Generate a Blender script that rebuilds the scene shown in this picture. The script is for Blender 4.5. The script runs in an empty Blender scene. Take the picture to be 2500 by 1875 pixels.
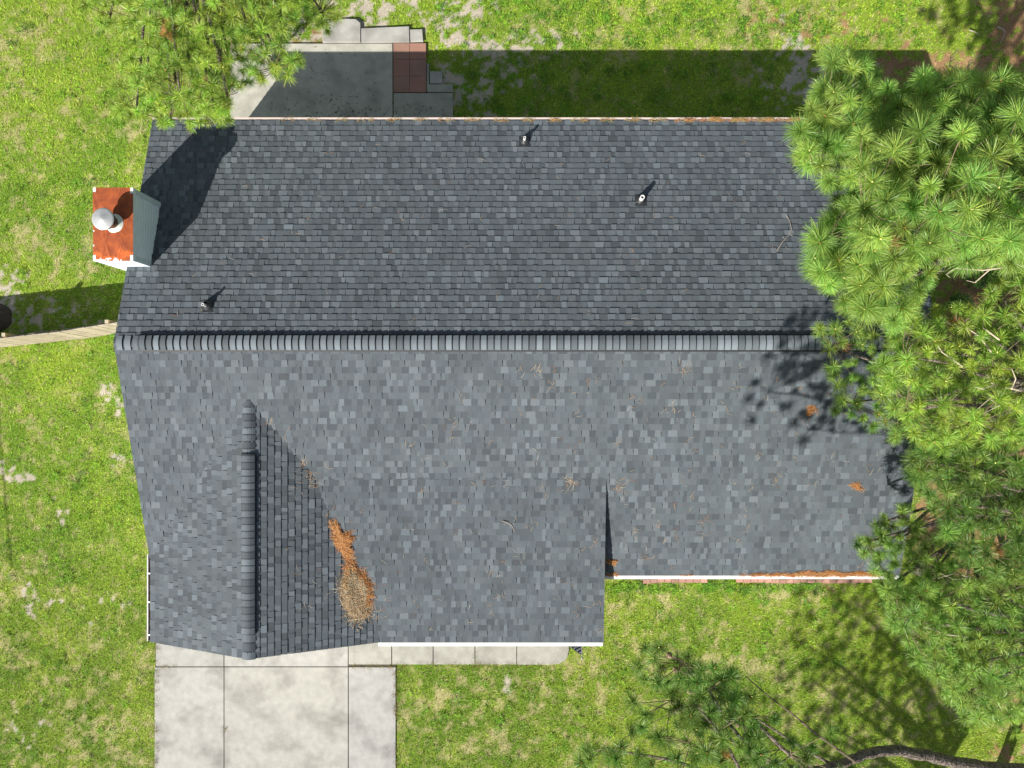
import bpy, math, random
import numpy as np
from mathutils import Vector, Matrix

random.seed(7)
RNG = np.random.default_rng(11)
S = bpy.context.scene
C = S.collection

# ------------------------------------------------------------------ camera, world, sun, exposure
FPX = 1733.0            # focal length in photo pixels (24 mm class drone lens)
NX, NY = 1284.0, 962.0  # where the plumb line under the camera lands in the photo
CZ = 19.05              # height of the drone above the lawn
cam_d = bpy.data.cameras.new("camera")
cam = bpy.data.objects.new("camera", cam_d)
C.objects.link(cam)
cam.location = (0, 0, CZ)
cam_d.sensor_width = 36
cam_d.lens = 36 * FPX / 2500
cam_d.shift_x = (1250 - NX) / 2500
cam_d.shift_y = (NY - 937.5) / 2500
cam_d.clip_end = 2000
S.camera = cam

EL, AZ = math.radians(35.5), math.radians(36.5)
SUNV = Vector((-math.sin(AZ) * math.cos(EL), -math.cos(AZ) * math.cos(EL), math.sin(EL)))
w = bpy.data.worlds.new("World")
S.world = w
w.use_nodes = True
nt = w.node_tree
bg = nt.nodes["Background"]
sky = nt.nodes.new("ShaderNodeTexSky")
sky.sky_type = 'NISHITA'
sky.sun_disc = False
sky.sun_elevation = EL
sky.sun_rotation = math.radians(216.5)
hs = nt.nodes.new("ShaderNodeHueSaturation")
hs.inputs["Saturation"].default_value = .68
nt.links.new(sky.outputs[0], hs.inputs["Color"])
nt.links.new(hs.outputs[0], bg.inputs[0])
bg.inputs[1].default_value = 0.068
sl = bpy.data.lights.new("sun", 'SUN')
sl.energy = 4.9
sl.angle = math.radians(0.5)
sl.color = (1.0, 0.96, 0.9)
so = bpy.data.objects.new("sun", sl)
C.objects.link(so)
so.rotation_euler = (-SUNV).to_track_quat('-Z', 'Y').to_euler()
so.location = SUNV * 50
S.view_settings.view_transform = 'Standard'
S.view_settings.look = 'None'
S.view_settings.exposure = 0.62
S.view_settings.gamma = 1

# ------------------------------------------------------------------ helpers
def G(px, py, z=0.0):
    """plan position of a photo point that lies at height z"""
    k = (CZ - z) / FPX
    return ((px - NX) * k, (NY - py) * k)

def G3(px, py, z=0.0):
    x, y = G(px, py, z)
    return (x, y, z)

def lin(r, g, b):
    f = lambda c: (c / 255 / 12.92) if c / 255 <= .04045 else ((c / 255 + .055) / 1.055) ** 2.4
    return (f(r), f(g), f(b))

class MB:
    """collects faces, each with a colour; builds one mesh object"""
    def __init__(s):
        s.v, s.f, s.c, s.m = [], [], [], []
    def face(s, pts, col=(1, 1, 1), mi=0):
        i = len(s.v)
        s.v += [tuple(p) for p in pts]
        s.f.append(tuple(range(i, i + len(pts))))
        s.c.append(col); s.m.append(mi)
    def box(s, x0, x1, y0, y1, z0, z1, col=(1, 1, 1), mi=0, top=None):
        P = [(x0, y0, z0), (x1, y0, z0), (x1, y1, z0), (x0, y1, z0), (x0, y0, z1), (x1, y0, z1), (x1, y1, z1), (x0, y1, z1)]
        for q in ((0, 3, 2, 1), (4, 5, 6, 7), (0, 1, 5, 4), (1, 2, 6, 5), (2, 3, 7, 6), (3, 0, 4, 7)):
            s.face([P[k] for k in q], col, mi)
    def prism(s, poly, z0, z1, col=(1, 1, 1), mi=0, bev=0.0):
        n = len(poly)
        cx = sum(p[0] for p in poly) / n; cy = sum(p[1] for p in poly) / n
        if bev:
            ins = []
            for x, y in poly:
                d = math.hypot(x - cx, y - cy)
                k = max(0, 1 - bev * 1.4 / max(d, .01))
                ins.append((cx + (x - cx) * k, cy + (y - cy) * k))
            zb = z1 - bev
            for i in range(n):
                j = (i + 1) % n
                s.face([(*poly[i], zb), (*poly[j], zb), (*ins[j], z1), (*ins[i], z1)], col, mi)
            s.face([(*p, z1) for p in ins], col, mi)
        else:
            zb = z1
            s.face([(*p, z1) for p in poly], col, mi)
        for i in range(n):
            j = (i + 1) % n
            s.face([(*poly[i], z0), (*poly[j], z0), (*poly[j], zb), (*poly[i], zb)], col, mi)
    def lathe(s, prof, c=(0, 0, 0), n=24, col=(1, 1, 1), mi=0, axis=None):
        """prof: list of (r, z)"""
        R = []
        for r, z in prof:
            R.append([(c[0] + r * math.cos(2 * math.pi * k / n), c[1] + r * math.sin(2 * math.pi * k / n), c[2] + z) for k in range(n)])
        for a, b in zip(R[:-1], R[1:]):
            for k in range(n):
                l = (k + 1) % n
                s.face([a[k], a[l], b[l], b[k]], col, mi)
    def tube(s, pts, rad, n=6, col=(1, 1, 1), mi=0, cap=True):
        pts = [Vector(p) for p in pts]
        if not hasattr(rad, '__len__'): rad = [rad] * len(pts)
        rings = []
        ref = Vector((0.13, 0.31, 1)).normalized()
        for i, p in enumerate(pts):
            t = (pts[min(i + 1, len(pts) - 1)] - pts[max(i - 1, 0)])
            if t.length < 1e-6: t = Vector((0, 0, 1))
            t.normalize()
            a = t.cross(ref)
            if a.length < .05: a = t.cross(Vector((1, 0, 0)))
            a.normalize(); b = t.cross(a)
            rings.append([p + (a * math.cos(2 * math.pi * k / n) + b * math.sin(2 * math.pi * k / n)) * rad[i] for k in range(n)])
        for A, B in zip(rings[:-1], rings[1:]):
            for k in range(n):
                l = (k + 1) % n
                s.face([A[k], A[l], B[l], B[k]], col, mi)
        if cap:
            s.face(list(reversed(rings[0])), col, mi); s.face(rings[-1], col, mi)
    def build(s, name, mats, parent=None, smooth=False, weld=False):
        me = bpy.data.meshes.new(name)
        me.from_pydata(s.v, [], s.f)
        if not isinstance(mats, (list, tuple)): mats = [mats]
        for m in mats: me.materials.append(m)
        me.polygons.foreach_set("material_index", s.m)
        ca = me.color_attributes.new("tint", 'FLOAT_COLOR', 'CORNER')
        arr = np.ones((len(me.loops), 4), dtype=np.float32)
        k = 0
        for f, c in zip(s.f, s.c):
            arr[k:k + len(f), :3] = c
            k += len(f)
        ca.data.foreach_set("color", arr.ravel())
        if weld:
            import bmesh
            bm = bmesh.new(); bm.from_mesh(me)
            bmesh.ops.remove_doubles(bm, verts=bm.verts, dist=1e-5)
            bmesh.ops.recalc_face_normals(bm, faces=bm.faces)
            bm.to_mesh(me); bm.free()
        if smooth:
            me.polygons.foreach_set("use_smooth", [True] * len(me.polygons))
        me.update()
        return link(name, me, parent)

def link(name, me, parent=None):
    o = bpy.data.objects.new(name, me)
    C.objects.link(o)
    if parent is not None:
        o.parent = parent
        # vertices are in world metres: cancel the offset of the thing's own origin (once, at part level)
        if parent.type == 'EMPTY':
            o.matrix_parent_inverse = Matrix.Translation(-Vector(parent.location))
    return o

def fast_mesh(name, V, F, col=None, mats=None, parent=None, fm=None, vert_col=True):
    """V (n,3), F (m,k) arrays; col per vertex (n,3)"""
    me = bpy.data.meshes.new(name)
    n, (m, k) = len(V), F.shape
    me.vertices.add(n)
    me.vertices.foreach_set("co", V.astype(np.float32).ravel())
    me.loops.add(m * k)
    me.loops.foreach_set("vertex_index", F.astype(np.int32).ravel())
    me.polygons.add(m)
    me.polygons.foreach_set("loop_start", np.arange(0, m * k, k, dtype=np.int32))
    me.polygons.foreach_set("loop_total", np.full(m, k, dtype=np.int32))
    if not isinstance(mats, (list, tuple)): mats = [mats]
    for mm in mats: me.materials.append(mm)
    if col is not None:
        ca = me.color_attributes.new("tint", 'FLOAT_COLOR', 'POINT')
        a = np.ones((n, 4), dtype=np.float32); a[:, :3] = col
        ca.data.foreach_set("color", a.ravel())
    me.update(calc_edges=True)
    me.validate()
    return link(name, me, parent)

def thing(name, label, cat, loc=(0, 0, 0), group=None):
    o = bpy.data.objects.new(name, None); C.objects.link(o)
    o.empty_display_size = .2
    o.location = loc
    o['label'] = label; o['category'] = cat
    if group: o['group'] = group
    return o

def tag(o, label, cat, group=None, kind=None):
    if label: o['label'] = label
    if cat: o['category'] = cat
    if group: o['group'] = group
    if kind: o['kind'] = kind
    return o

# ------------------------------------------------------------------ materials
def mat(name, base=(.5, .5, .5), rough=.8, tint=True, noises=(), bump=None, metal=0.0, spec=0.5, transl=0.0):
    """noises: (scale, strength, detail, stretch) multiply the base colour about 1"""
    m = bpy.data.materials.new(name); m.use_nodes = True
    t = m.node_tree; N, L = t.nodes, t.links
    b = N["Principled BSDF"]
    b.inputs["Roughness"].default_value = rough
    b.inputs["Metallic"].default_value = metal
    b.inputs["Specular IOR Level"].default_value = spec
    co = N.new("ShaderNodeTexCoord")
    rgb = N.new("ShaderNodeRGB"); rgb.outputs[0].default_value = (*base, 1)
    cur = rgb.outputs[0]
    if tint:
        at = N.new("ShaderNodeVertexColor"); at.layer_name = "tint"
        mx = N.new("ShaderNodeMix"); mx.data_type = 'RGBA'; mx.blend_type = 'MULTIPLY'
        mx.inputs[0].default_value = 1
        L.new(cur, mx.inputs[6]); L.new(at.outputs[0], mx.inputs[7]); cur = mx.outputs[2]
    for sc, st, de, stretch in noises:
        nz = N.new("ShaderNodeTexNoise"); nz.inputs["Scale"].default_value = sc; nz.inputs["Detail"].default_value = de
        mp = N.new("ShaderNodeMapping"); mp.inputs["Scale"].default_value = stretch
        L.new(co.outputs["Object"], mp.inputs[0]); L.new(mp.outputs[0], nz.inputs["Vector"])
        mr = N.new("ShaderNodeMapRange")
        mr.inputs[1].default_value = .25; mr.inputs[2].default_value = .75
        mr.inputs[3].default_value = 1 - st; mr.inputs[4].default_value = 1 + st
        L.new(nz.outputs[0], mr.inputs[0])
        mx = N.new("ShaderNodeMix"); mx.data_type = 'RGBA'; mx.blend_type = 'MULTIPLY'
        mx.inputs[0].default_value = 1
        L.new(cur, mx.inputs[6]); L.new(mr.outputs[0], mx.inputs[7]); cur = mx.outputs[2]
    L.new(cur, b.inputs["Base Color"])
    if bump:
        sc, st, dist = bump
        nz = N.new("ShaderNodeTexNoise"); nz.inputs["Scale"].default_value = sc; nz.inputs["Detail"].default_value = 4
        L.new(co.outputs["Object"], nz.inputs["Vector"])
        bp = N.new("ShaderNodeBump"); bp.inputs["Strength"].default_value = st; bp.inputs["Distance"].default_value = dist
        L.new(nz.outputs[0], bp.inputs["Height"]); L.new(bp.outputs[0], b.inputs["Normal"])
    if transl:
        tr = N.new("ShaderNodeBsdfTranslucent"); L.new(cur, tr.inputs[0])
        ms = N.new("ShaderNodeMixShader"); ms.inputs[0].default_value = transl
        out = N["Material Output"]
        L.new(b.outputs[0], ms.inputs[1]); L.new(tr.outputs[0], ms.inputs[2]); L.new(ms.outputs[0], out.inputs[0])
    return m

def two_tone(name, ca, cb, scale, thr, width, rough=.8, det=6, bump=None, extra=None, metal=0):
    """noise-masked blend of two colours, times tint"""
    m = mat(name, ca, rough, True, extra or (), bump, metal)
    N, L = m.node_tree.nodes, m.node_tree.links
    rgb = [n for n in N if n.type == 'RGB'][0]
    nz = N.new("ShaderNodeTexNoise"); nz.inputs["Scale"].default_value = scale; nz.inputs["Detail"].default_value = det
    co = N.new("ShaderNodeTexCoord"); L.new(co.outputs["Object"], nz.inputs["Vector"])
    mr = N.new("ShaderNodeMapRange"); mr.inputs[1].default_value = thr - width; mr.inputs[2].default_value = thr + width
    L.new(nz.outputs[0], mr.inputs[0])
    mx = N.new("ShaderNodeMix"); mx.data_type = 'RGBA'
    mx.inputs[6].default_value = (*ca, 1); mx.inputs[7].default_value = (*cb, 1)
    L.new(mr.outputs[0], mx.inputs[0])
    for l in list(rgb.outputs[0].links):
        to = l.to_socket; L.remove(l); L.new(mx.outputs[2], to)
    return m

M = {}
M['shingle'] = mat("asphalt_shingle", (.75, .775, .805), .88, True, ((420, .22, 3, (1, 1, 1)), (55, .12, 3, (1, 1, 1)), (1.1, .13, 5, (1, 1, 1))), (600, .35, .002), spec=.3)
M['ground'] = mat("lawn_soil", (1, 1, 1), .95, True, ((160, .35, 4, (1, 1, 1)), (35, .22, 3, (1, 1, 1))), (90, .6, .02), spec=.1)
M['grass'] = mat("grass_blade", (1, 1, 1), .7, True, (), None, spec=.25, transl=.3)
M['needle'] = mat("pine_needle", (1, 1, 1), .42, True, (), None, spec=.5, transl=.3)
M['straw'] = mat("dead_needle", (1, 1, 1), .75, True, (), None, spec=.2)
M['bark'] = mat("pine_bark", (.19, .155, .13), .95, True, ((14, .75, 6, (1, 1, 1)), (45, .5, 4, (1, 1, 1))), (16, 1.0, .10), spec=.1)
M['deadwood'] = mat("grey_wood", (.42, .36, .29), .9, True, ((30, .25, 4, (1, 1, 1)),), None, spec=.1)
M['concrete'] = two_tone("concrete", (.425, .412, .372), (.275, .262, .235), 1.3, .585, .12, .9, 8, (150, .25, .004), ((6, .12, 6, (1, 1, 1)), (130, .14, 3, (1, 1, 1))))
M['redconc'] = mat("red_tinted_concrete", (.33, .195, .145), .9, True, ((3, .14, 6, (1, 1, 1)), (120, .14, 3, (1, 1, 1))), (150, .25, .004), spec=.2)
M['white'] = mat("white_paint", (.78, .77, .75), .45, True, ((6, .06, 4, (1, 1, 1)),), None)
M['siding'] = mat("pale_siding", (.80, .87, .90), .55, True, ((4, .05, 4, (1, 1, 1)),), None)
M['dark'] = mat("dark_plastic", (.018, .018, .02), .6, True)
M['rubber'] = mat("grey_boot", (.045, .047, .05), .42, True, ((40, .2, 3, (1, 1, 1)),), None, metal=.35)
M['metal'] = mat("galvanised", (.62, .62, .60), .42, True, ((14, .12, 4, (1, 1, 1)),), None, metal=.55)
M['rust'] = two_tone("rusted_sheet", (.42, .095, .02), (.27, .055, .015), 7, .5, .16, .8, 7, (60, .3, .004), ((300, .25, 2, (1, 1, 1)),))
M['fluerust'] = two_tone("rusty_flue", (.10, .085, .075), (.16, .07, .03), 12, .52, .1, .7, 6)
M['wood'] = mat("weathered_pine_board", (.38, .325, .235), .85, True, ((5, .18, 6, (1, 1, 1)), (60, .12, 4, (1, 1, .1))), None, spec=.2)
M['glass'] = mat("window_glass", (.03, .04, .05), .08, False)
M['brick'] = mat("red_brick", (.40, .22, .17), .9, True, ((40, .25, 4, (1, 1, 1)),), (80, .4, .004), spec=.2)
M['leaf'] = mat("broad_leaf", (1, 1, 1), .45, True, (), None, transl=.3)
M['cloth'] = mat("flag_cloth", (1, 1, 1), .7, True, (), None, transl=.2)
M['soil'] = mat("dug_soil", (.10, .08, .065), .95, True, ((30, .4, 5, (1, 1, 1)),), (40, 1, .05), spec=.1)

# ------------------------------------------------------------------ numpy noise
class Noise:
    def __init__(s, cell, seed, ext=60):
        s.cell = cell; s.n = int(2 * ext / cell) + 4; s.ext = ext
        s.g = np.random.default_rng(seed).random((s.n, s.n))
    def __call__(s, x, y):
        u = (np.clip(x, -s.ext + .01, s.ext - .01) + s.ext) / s.cell; v = (np.clip(y, -s.ext + .01, s.ext - .01) + s.ext) / s.cell
        i = u.astype(int); j = v.astype(int); a = u - i; b = v - j
        a = a * a * (3 - 2 * a); b = b * b * (3 - 2 * b)
        g = s.g
        return (g[i, j] * (1 - a) + g[i + 1, j] * a) * (1 - b) + (g[i, j + 1] * (1 - a) + g[i + 1, j + 1] * a) * b
def fbm(cells, seed):
    ns = [Noise(c, seed + k) for k, c in enumerate(cells)]
    ws = [1 / (1.65 ** k) for k in range(len(cells))]
    def f(x, y):
        return sum(w * n(x, y) for w, n in zip(ws, ns)) / sum(ws)
    return f
n_big = fbm([3.1, 1.4, .6, .27, .13], 101)
n_mid = fbm([1.1, .5, .23, .11], 211)
n_fine = fbm([.38, .17, .09], 307)
n_tiny = fbm([.15, .08, .055], 811)
n_w = fbm([2.2, .9, .4], 401)

def sstep(a, b, x):
    t = np.clip((x - a) / (b - a), 0, 1); return t * t * (3 - 2 * t)
def blob(x, y, px, py, rx, ry):
    gx, gy = G(px, py); k = CZ / FPX
    d = np.sqrt(((x - gx) / (rx * k)) ** 2 + ((y - gy) / (ry * k)) ** 2)
    return np.clip(1.35 - d, 0, 1) / 1.35
def blobs(x, y, L):
    r = np.zeros_like(x)
    for b in L: r = np.maximum(r, blob(x, y, *b[:4]) * (b[4] if len(b) > 4 else 1))
    return r

SAND = [(910, 20, 110, 60), (1050, 35, 90, 60), (1120, 60, 60, 40), (1180, 20, 60, 40, .7), (1110, 105, 75, 38), (1200, 120, 80, 22), (1260, 125, 60, 18, .8), (1330, 110, 90, 28, .7), (1150, 210, 80, 90, .8), (1230, 180, 70, 70, .6), (1975, 180, 95, 60, .85), (2090, 190, 60, 55, .6),
        (740, 50, 50, 90, .7), (18, 1152, 22, 10, 1.3), (45, 1175, 24, 16, 1.4), (70, 1170, 15, 9, 1.2), (90, 1187, 12, 9, 1.2), (138, 1222, 26, 13, 1.3), (285, 1133, 14, 12, 1.2), (5, 740, 50, 80, 1.2), (120, 770, 150, 40, .65), (30, 700, 30, 40, .8),
        (285, 1003, 20, 45, .7), (1940, 55, 26, 20, 1), (1945, 105, 30, 20, 1.1), (170, 1245, 30, 40, .45), (270, 1467, 80, 12, .7), (75, 1470, 20, 40, .6), (125, 1465, 45, 8, .5), (1248, 1665, 10, 30, .9), (70, 1750, 50, 60, .4), (235, 1535, 22, 22, .5), (2010, 180, 40, 60, .6)]
STRAW = [(2350, 160, 180, 90, .9), (2480, 60, 90, 120, .8), (2180, 170, 90, 70, .8), (2060, 60, 200, 60, .35), (2280, 1250, 60, 160, 1.1), (2420, 700, 130, 200, 1.2), (2330, 420, 130, 250, 1.1), (2480, 1000, 120, 260, 1.0), (2430, 1370, 100, 120, 1.0), (2370, 1300, 120, 120, .8), (2180, 240, 120, 60, .7), (2490, 1700, 60, 120, .6), (2450, 1850, 60, 30, .4), (1300, 1412, 0, 0), (1480, 1417, 14, 9, .9), (770, 90, 70, 60, .55), (880, 60, 40, 20, .3), (2020, 1440, 20, 8, .6)]
DRY = [(1850, 60, 330, 90, .62), (1500, 100, 260, 40, .45), (1700, 1620, 300, 190, .40), (1400, 1740, 160, 130, .55), (1650, 1500, 150, 80, .45), (1960, 1450, 120, 40, .5), (130, 1130, 130, 120, .40), (60, 1420, 100, 120, .45), (150, 1720, 140, 160, .42), (60, 1560, 80, 200, .4), (1280, 1760, 70, 90, .45), (1620, 1560, 60, 25, .6), (1260, 1820, 120, 70, .5), (160, 580, 180, 60, .42), (250, 650, 120, 50, .45), (60, 560, 60, 80, .45), (1170, 1720, 60, 60, .4), (150, 60, 90, 60, .3), (40, 300, 50, 60, .3)]

def lawn(x, y):
    """returns colour (n,3) and grass density (n) of the lawn at plan points"""
    w1 = (n_w(x, y) - .5) * .9
    xx, yy = x + w1, y + (n_w(y, x) - .5) * .9
    nb, nm, nf = n_big(x, y), n_mid(x, y), n_fine(x, y)
    sand = blobs(xx, yy, SAND); straw = blobs(xx, yy, STRAW); dry = blobs(xx, yy, DRY)
    k_sand = sstep(.46, .74, sand * .85 + (nm - .5) * 1.1 + (n_tiny(x, y) - .5) * 2.4)
    k_sand *= (sand > .03)
    k_straw = sstep(.28, .60, straw + (nm - .5) * .8 + (n_tiny(y, x) - .5) * 1.2) * (straw > .02)
    f2 = n_tiny(x, y)
    k_dry = .72 * sstep(.50, .70, nb * .16 + f2 * .50 + nf * .22 + nm * .12 + dry * .13 - .006)
    n2 = Noise_a(x, y)
    g1 = np.array([.290, .425, .036]); g2 = np.array([.180, .320, .026]); g3 = np.array([.38, .46, .075])
    a = (.75 * sstep(.35, .65, n2) + .25 * sstep(.4, .6, nm))[:, None]; b = sstep(.45, .75, nf)[:, None]
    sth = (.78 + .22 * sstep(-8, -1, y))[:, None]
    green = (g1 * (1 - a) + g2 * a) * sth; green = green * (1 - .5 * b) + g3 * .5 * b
    dryc = np.array([.46, .375, .21]) * (.85 + .4 * nf[:, None])
    sandc = np.array([.50, .44, .345]) * (.8 + .35 * nf[:, None])
    strawc = np.array([.36, .215, .11]) * (.7 + .6 * nf[:, None])
    col = green * (1 - k_dry[:, None]) + dryc * k_dry[:, None]
    col = col * (1 - k_straw[:, None]) + strawc * k_straw[:, None]
    col = col * (1 - k_sand[:, None]) + sandc * k_sand[:, None]
    dens = (1 - .72 * k_dry) * (1 - .85 * k_straw) * (1 - .96 * k_sand)
    return col, dens, k_dry, k_straw, k_sand
Noise_a = fbm([2.6, 1.1, .5], 555)

# ------------------------------------------------------------------ ground
def build_ground():
    def axis(lo, hi, step):
        core = np.arange(lo, hi, step)
        out = []; d = step
        p = hi
        while p < 600:
            out.append(p); d = min(d * 1.35, .7) if p < 58 else d * 1.35; p += d
        neg = []; d = step; p = lo - step
        while p > -600:
            neg.append(p); d = min(d * 1.35, .7) if p > -58 else d * 1.35; p -= d
        return np.array(neg[::-1] + list(core) + out)
    X = axis(-15, 15, .06); Y = axis(-11.6, 12, .06)
    gx, gy = np.meshgrid(X, Y, indexing='ij')
    x, y = gx.ravel(), gy.ravel()
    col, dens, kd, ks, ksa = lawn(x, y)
    # thatch and soil between the blades: darker and browner than the blades themselves
    soil = np.array([.09, .09, .03])
    k = (dens * .75)[:, None]
    col = col * (1 - k) + (soil * .4 + col * .6) * k
    z = (n_mid(x, y) - .5) * .03 * (np.abs(x) < 30) - .012
    V = np.stack([x, y, z], 1)
    ny = len(Y); i = np.arange(len(X) - 1)[:, None] * ny + np.arange(ny - 1)[None, :]
    i = i.ravel()
    F = np.stack([i, i + ny, i + ny + 1, i + 1], 1)
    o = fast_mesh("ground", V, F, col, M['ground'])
    o['kind'] = 'structure'
build_ground()

# ------------------------------------------------------------------ concrete: patio, driveway, walkway
def rect(px0, py0, px1, py1, z=0):
    a = G(px0, py1, z); b = G(px1, py0, z)
    return [(a[0], a[1]), (b[0], a[1]), (b[0], b[1]), (a[0], b[1])]
def poly(pts, z=0):
    return [G(x, y, z) for x, y in pts][::-1] if False else [G(x, y, z) for x, y in pts]
GAP = .9
def slab_top(mb, px0, py0, px1, py1, z1, col=(1, 1, 1), z0=-.08):
    g = GAP
    mb.prism(rect(px0 + g, py0 + g, px1 - g, py1 - g), z0, z1, col, 0, .006)
jit = lambda: tuple([1 + random.uniform(-.05, .05)] * 3)
mb = MB()
XS = [378, 548, 851, 967]
for k, (a, b) in enumerate(zip(XS[:-1], XS[1:])):
    slab_top(mb, a, 1627, b, 2150, .03, [(1.0, 1.0, 1.0), (.97, .97, .95), (.93, .93, .96)][k])
    slab_top(mb, a, 2150, b, 2900, .03, jit())
slab_top(mb, 381, 1500, 548, 1627, .03, jit()); slab_top(mb, 548, 1500, 851, 1627, .03, jit())
mb.prism(rect(380, 1502, 965, 2890), -.05, .006, (.22, .2, .17))
o = mb.build("driveway", M['concrete']); o['kind'] = 'structure'

mb = MB()
for a, b in zip([851, 957, 1058, 1160, 1262][:-1], [957, 1058, 1160, 1262]):
    slab_top(mb, a, 1490, b, 1622, .034, (.93, .93, .89))
pts = [(1262.8, 1490), (1389, 1490), (1389, 1588), (1385, 1603), (1378, 1612), (1366, 1619), (1350, 1621.5), (1262.8, 1621.5)]
mb.prism([G(*p) for p in pts][::-1], -.08, .034, (.93, .93, .89), 0, .006)
mb.prism(rect(852, 1492, 1380, 1600), -.05, .004, (.22, .2, .17))
o = mb.build("path", M['concrete']); o['kind'] = 'structure'

mb = MB()
slab_top(mb, 563, 108, 960, 340, .06, (1.08, 1.08, 1.0))
slab_top(mb, 961, 228, 1107, 345, .05, (.92, .93, .84))
slab_top(mb, 1043, 207, 1107, 227.5, .055, (.88, .89, .80))
slab_top(mb, 1041.5, 156, 1049, 225, .05, (.8, .8, .76))
for i, (a, b) in enumerate(((961, 1001), (1001, 1041))):
    for j, (c, d) in enumerate(((107.5, 147), (147, 188), (188, 227.5))):
        g = .35
        mb.prism(rect(a + g, c + g, b - g, d - g), -.08, .058, (1 + .1 * ((i + j) % 2), 1, 1), 1, .004)
o = mb.build("patio", [M['concrete'], M['redconc']]); o['kind'] = 'structure'

def loose_slab(pts, z, label):
    mb = MB()
    P = [G(*p) for p in pts]
    # winding: make it counter-clockwise
    a = sum(P[i][0] * P[(i + 1) % len(P)][1] - P[(i + 1) % len(P)][0] * P[i][1] for i in range(len(P)))
    if a < 0: P = P[::-1]
    mb.prism(P, -.02, z, jit(), 0, .008)
    o = mb.build("concrete_slab", M['concrete'])
    tag(o, label, "slab", "loose slabs laid along the patio")
loose_slab([(790, 107), (790, 56), (850, 50), (871, 51), (882, 60), (882, 107)], .10, "largest pale step slab with cut corners, under the pine branch at the patio edge")
loose_slab([(883.5, 107), (883.5, 73), (1000, 68), (1001, 106)], .085, "long low step slab in the middle of the row behind the patio")
loose_slab([(1003, 105), (1002, 75), (1032, 74), (1034, 103)], .07, "small squarish step slab beside the red paving, right end of its row")
loose_slab([(1050.5, 206), (1050.5, 176.5), (1080, 177), (1080, 206)], .07, "small square slab in the shade right of the red paving")

# ------------------------------------------------------------------ house geometry (metres)
XW, XE = -8.73, 8.74
YN, YR, YS = 6.39, 1.085, -4.235
ZE, ZR = 2.45, 4.01
SL = (ZR - ZE) / (YN - YR)
def z_main(x, y): return ZR - SL * abs(y - YR)
GX, GZ = -6.02, 3.66                     # garage ridge
GW, GWZ = -8.70, 2.59                    # garage west eave
SG = (GZ - GWZ) / (GX - GW)
YF = -5.75                               # front eave line
def z_gw(x, y): return GZ - SG * abs(x - GX)
PY0 = -1.816; PZ0 = z_main(0, PY0); PZ1 = 2.60; PX1 = 1.80
SP = (PZ0 - PZ1) / (PY0 - YF)
def z_porch(x, y): return PZ0 - SP * (PY0 - y)

def onplane(px, py, zf):
    z = 3.0
    for _ in range(12):
        x, y = G(px, py, z); z = zf(x, y)
    return Vector((x, y, z))

house = thing("house", "single storey house with dark grey shingle roof and white gutters", "house", (0, 1, 0))

EXPO = .1435
PAL = {'hi': (.176, .197, .206), 'mid': (.136, .153, .161), 'lo': (.106, .119, .127)}
def shingles(name, origin, udir, vdir, ulen, vlen, keep=None, seed=0):
    """laminated shingle field; origin = lower corner at the eave, u along eave, v up the slope"""
    rnd = random.Random(seed)
    u_ = Vector(udir).normalized(); v_ = Vector(vdir).normalized()
    n_ = u_.cross(v_)
    if n_.z < 0: n_ = -n_
    o = Vector(origin)
    mb = MB()
    nc = int(vlen / EXPO) + 1
    def P(u, v, h): return o + u_ * u + v_ * v + n_ * h
    for j in range(nc):
        v0 = j * EXPO + rnd.uniform(-.005, .005); v1 = min((j + 1) * EXPO + .004, vlen)
        if v0 >= vlen: break
        u = -rnd.uniform(0, .3)
        raised = rnd.random() < .5
        nxt = 0.0
        seam = rnd.uniform(.1, 1.0)
        while u < ulen:
            wd = rnd.choice((.09, .11, .12, .13, .14, .15, .17, .21))
            if not raised: wd = rnd.choice((.06, .08, .10, .12, .13, .15, .18, .21))
            sl = .009 if raised else -.009
            r = rnd.random()
            if raised:
                c = PAL['hi'] if r < .30 else PAL['mid']
                k = rnd.uniform(.86, 1.13)
                h = .018
            else:
                c = PAL['lo'] if r < .42 else PAL['mid']
                k = rnd.uniform(.84, 1.06)
                h = .012
            t = rnd.uniform(-.02, .02)
            col = (c[0] * k * (1 + t), c[1] * k, c[2] * k * (1 - t))
            hj = rnd.uniform(.8, 1.2); h *= hj
            a0, b0 = max(u, 0), min(u + wd, ulen)
            a1, b1 = min(max(u + sl, 0), ulen), max(min(u + wd - sl, ulen), 0)
            if b0 - a0 > .004:
                um = (a0 + b0) / 2; pc = P(um, (v0 + v1) / 2, 0)
                if keep is None or keep(pc):
                    p = [P(a0, v0, h), P(b0, v0, h), P(b1, v1, .001), P(a1, v1, .001)]
                    hh = .5
                    mb.face(p, col)
                    mb.face([P(a0, v0, -.006), P(b0, v0, -.006), P(b0, v0, h), P(a0, v0, h)], tuple(q * .4 for q in col))
                    if raised:
                        mb.face([P(a0, v0, 0), P(a0, v0, h), P(a1, v1, .001)], col)
                        mb.face([P(b0, v0, h), P(b0, v0, 0), P(b1, v1, .001)], col)
            u += wd
            seam -= wd
            if raised and seam < 0 and rnd.random() < .8:
                # joint between two shingle strips: thin open slot
                u += .004; seam = 1.0 + rnd.uniform(-.1, .1)
                continue
            raised = not raised
    return mb.build(name, M['shingle'], house)

def deck(mb, quad, th=.10):
    """solid deck under a slope: quad of 3D points, top face ~ 6 mm under the shingle plane"""
    t = [Vector(p) - Vector((0, 0, .014)) for p in quad]
    b = [p - Vector((0, 0, th)) for p in t]
    mb.face(t, (.35, .35, .35)); mb.face(b[::-1])
    n = len(t)
    for i in range(n):
        j = (i + 1) % n
        mb.face([b[i], b[j], t[j], t[i]])

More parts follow.
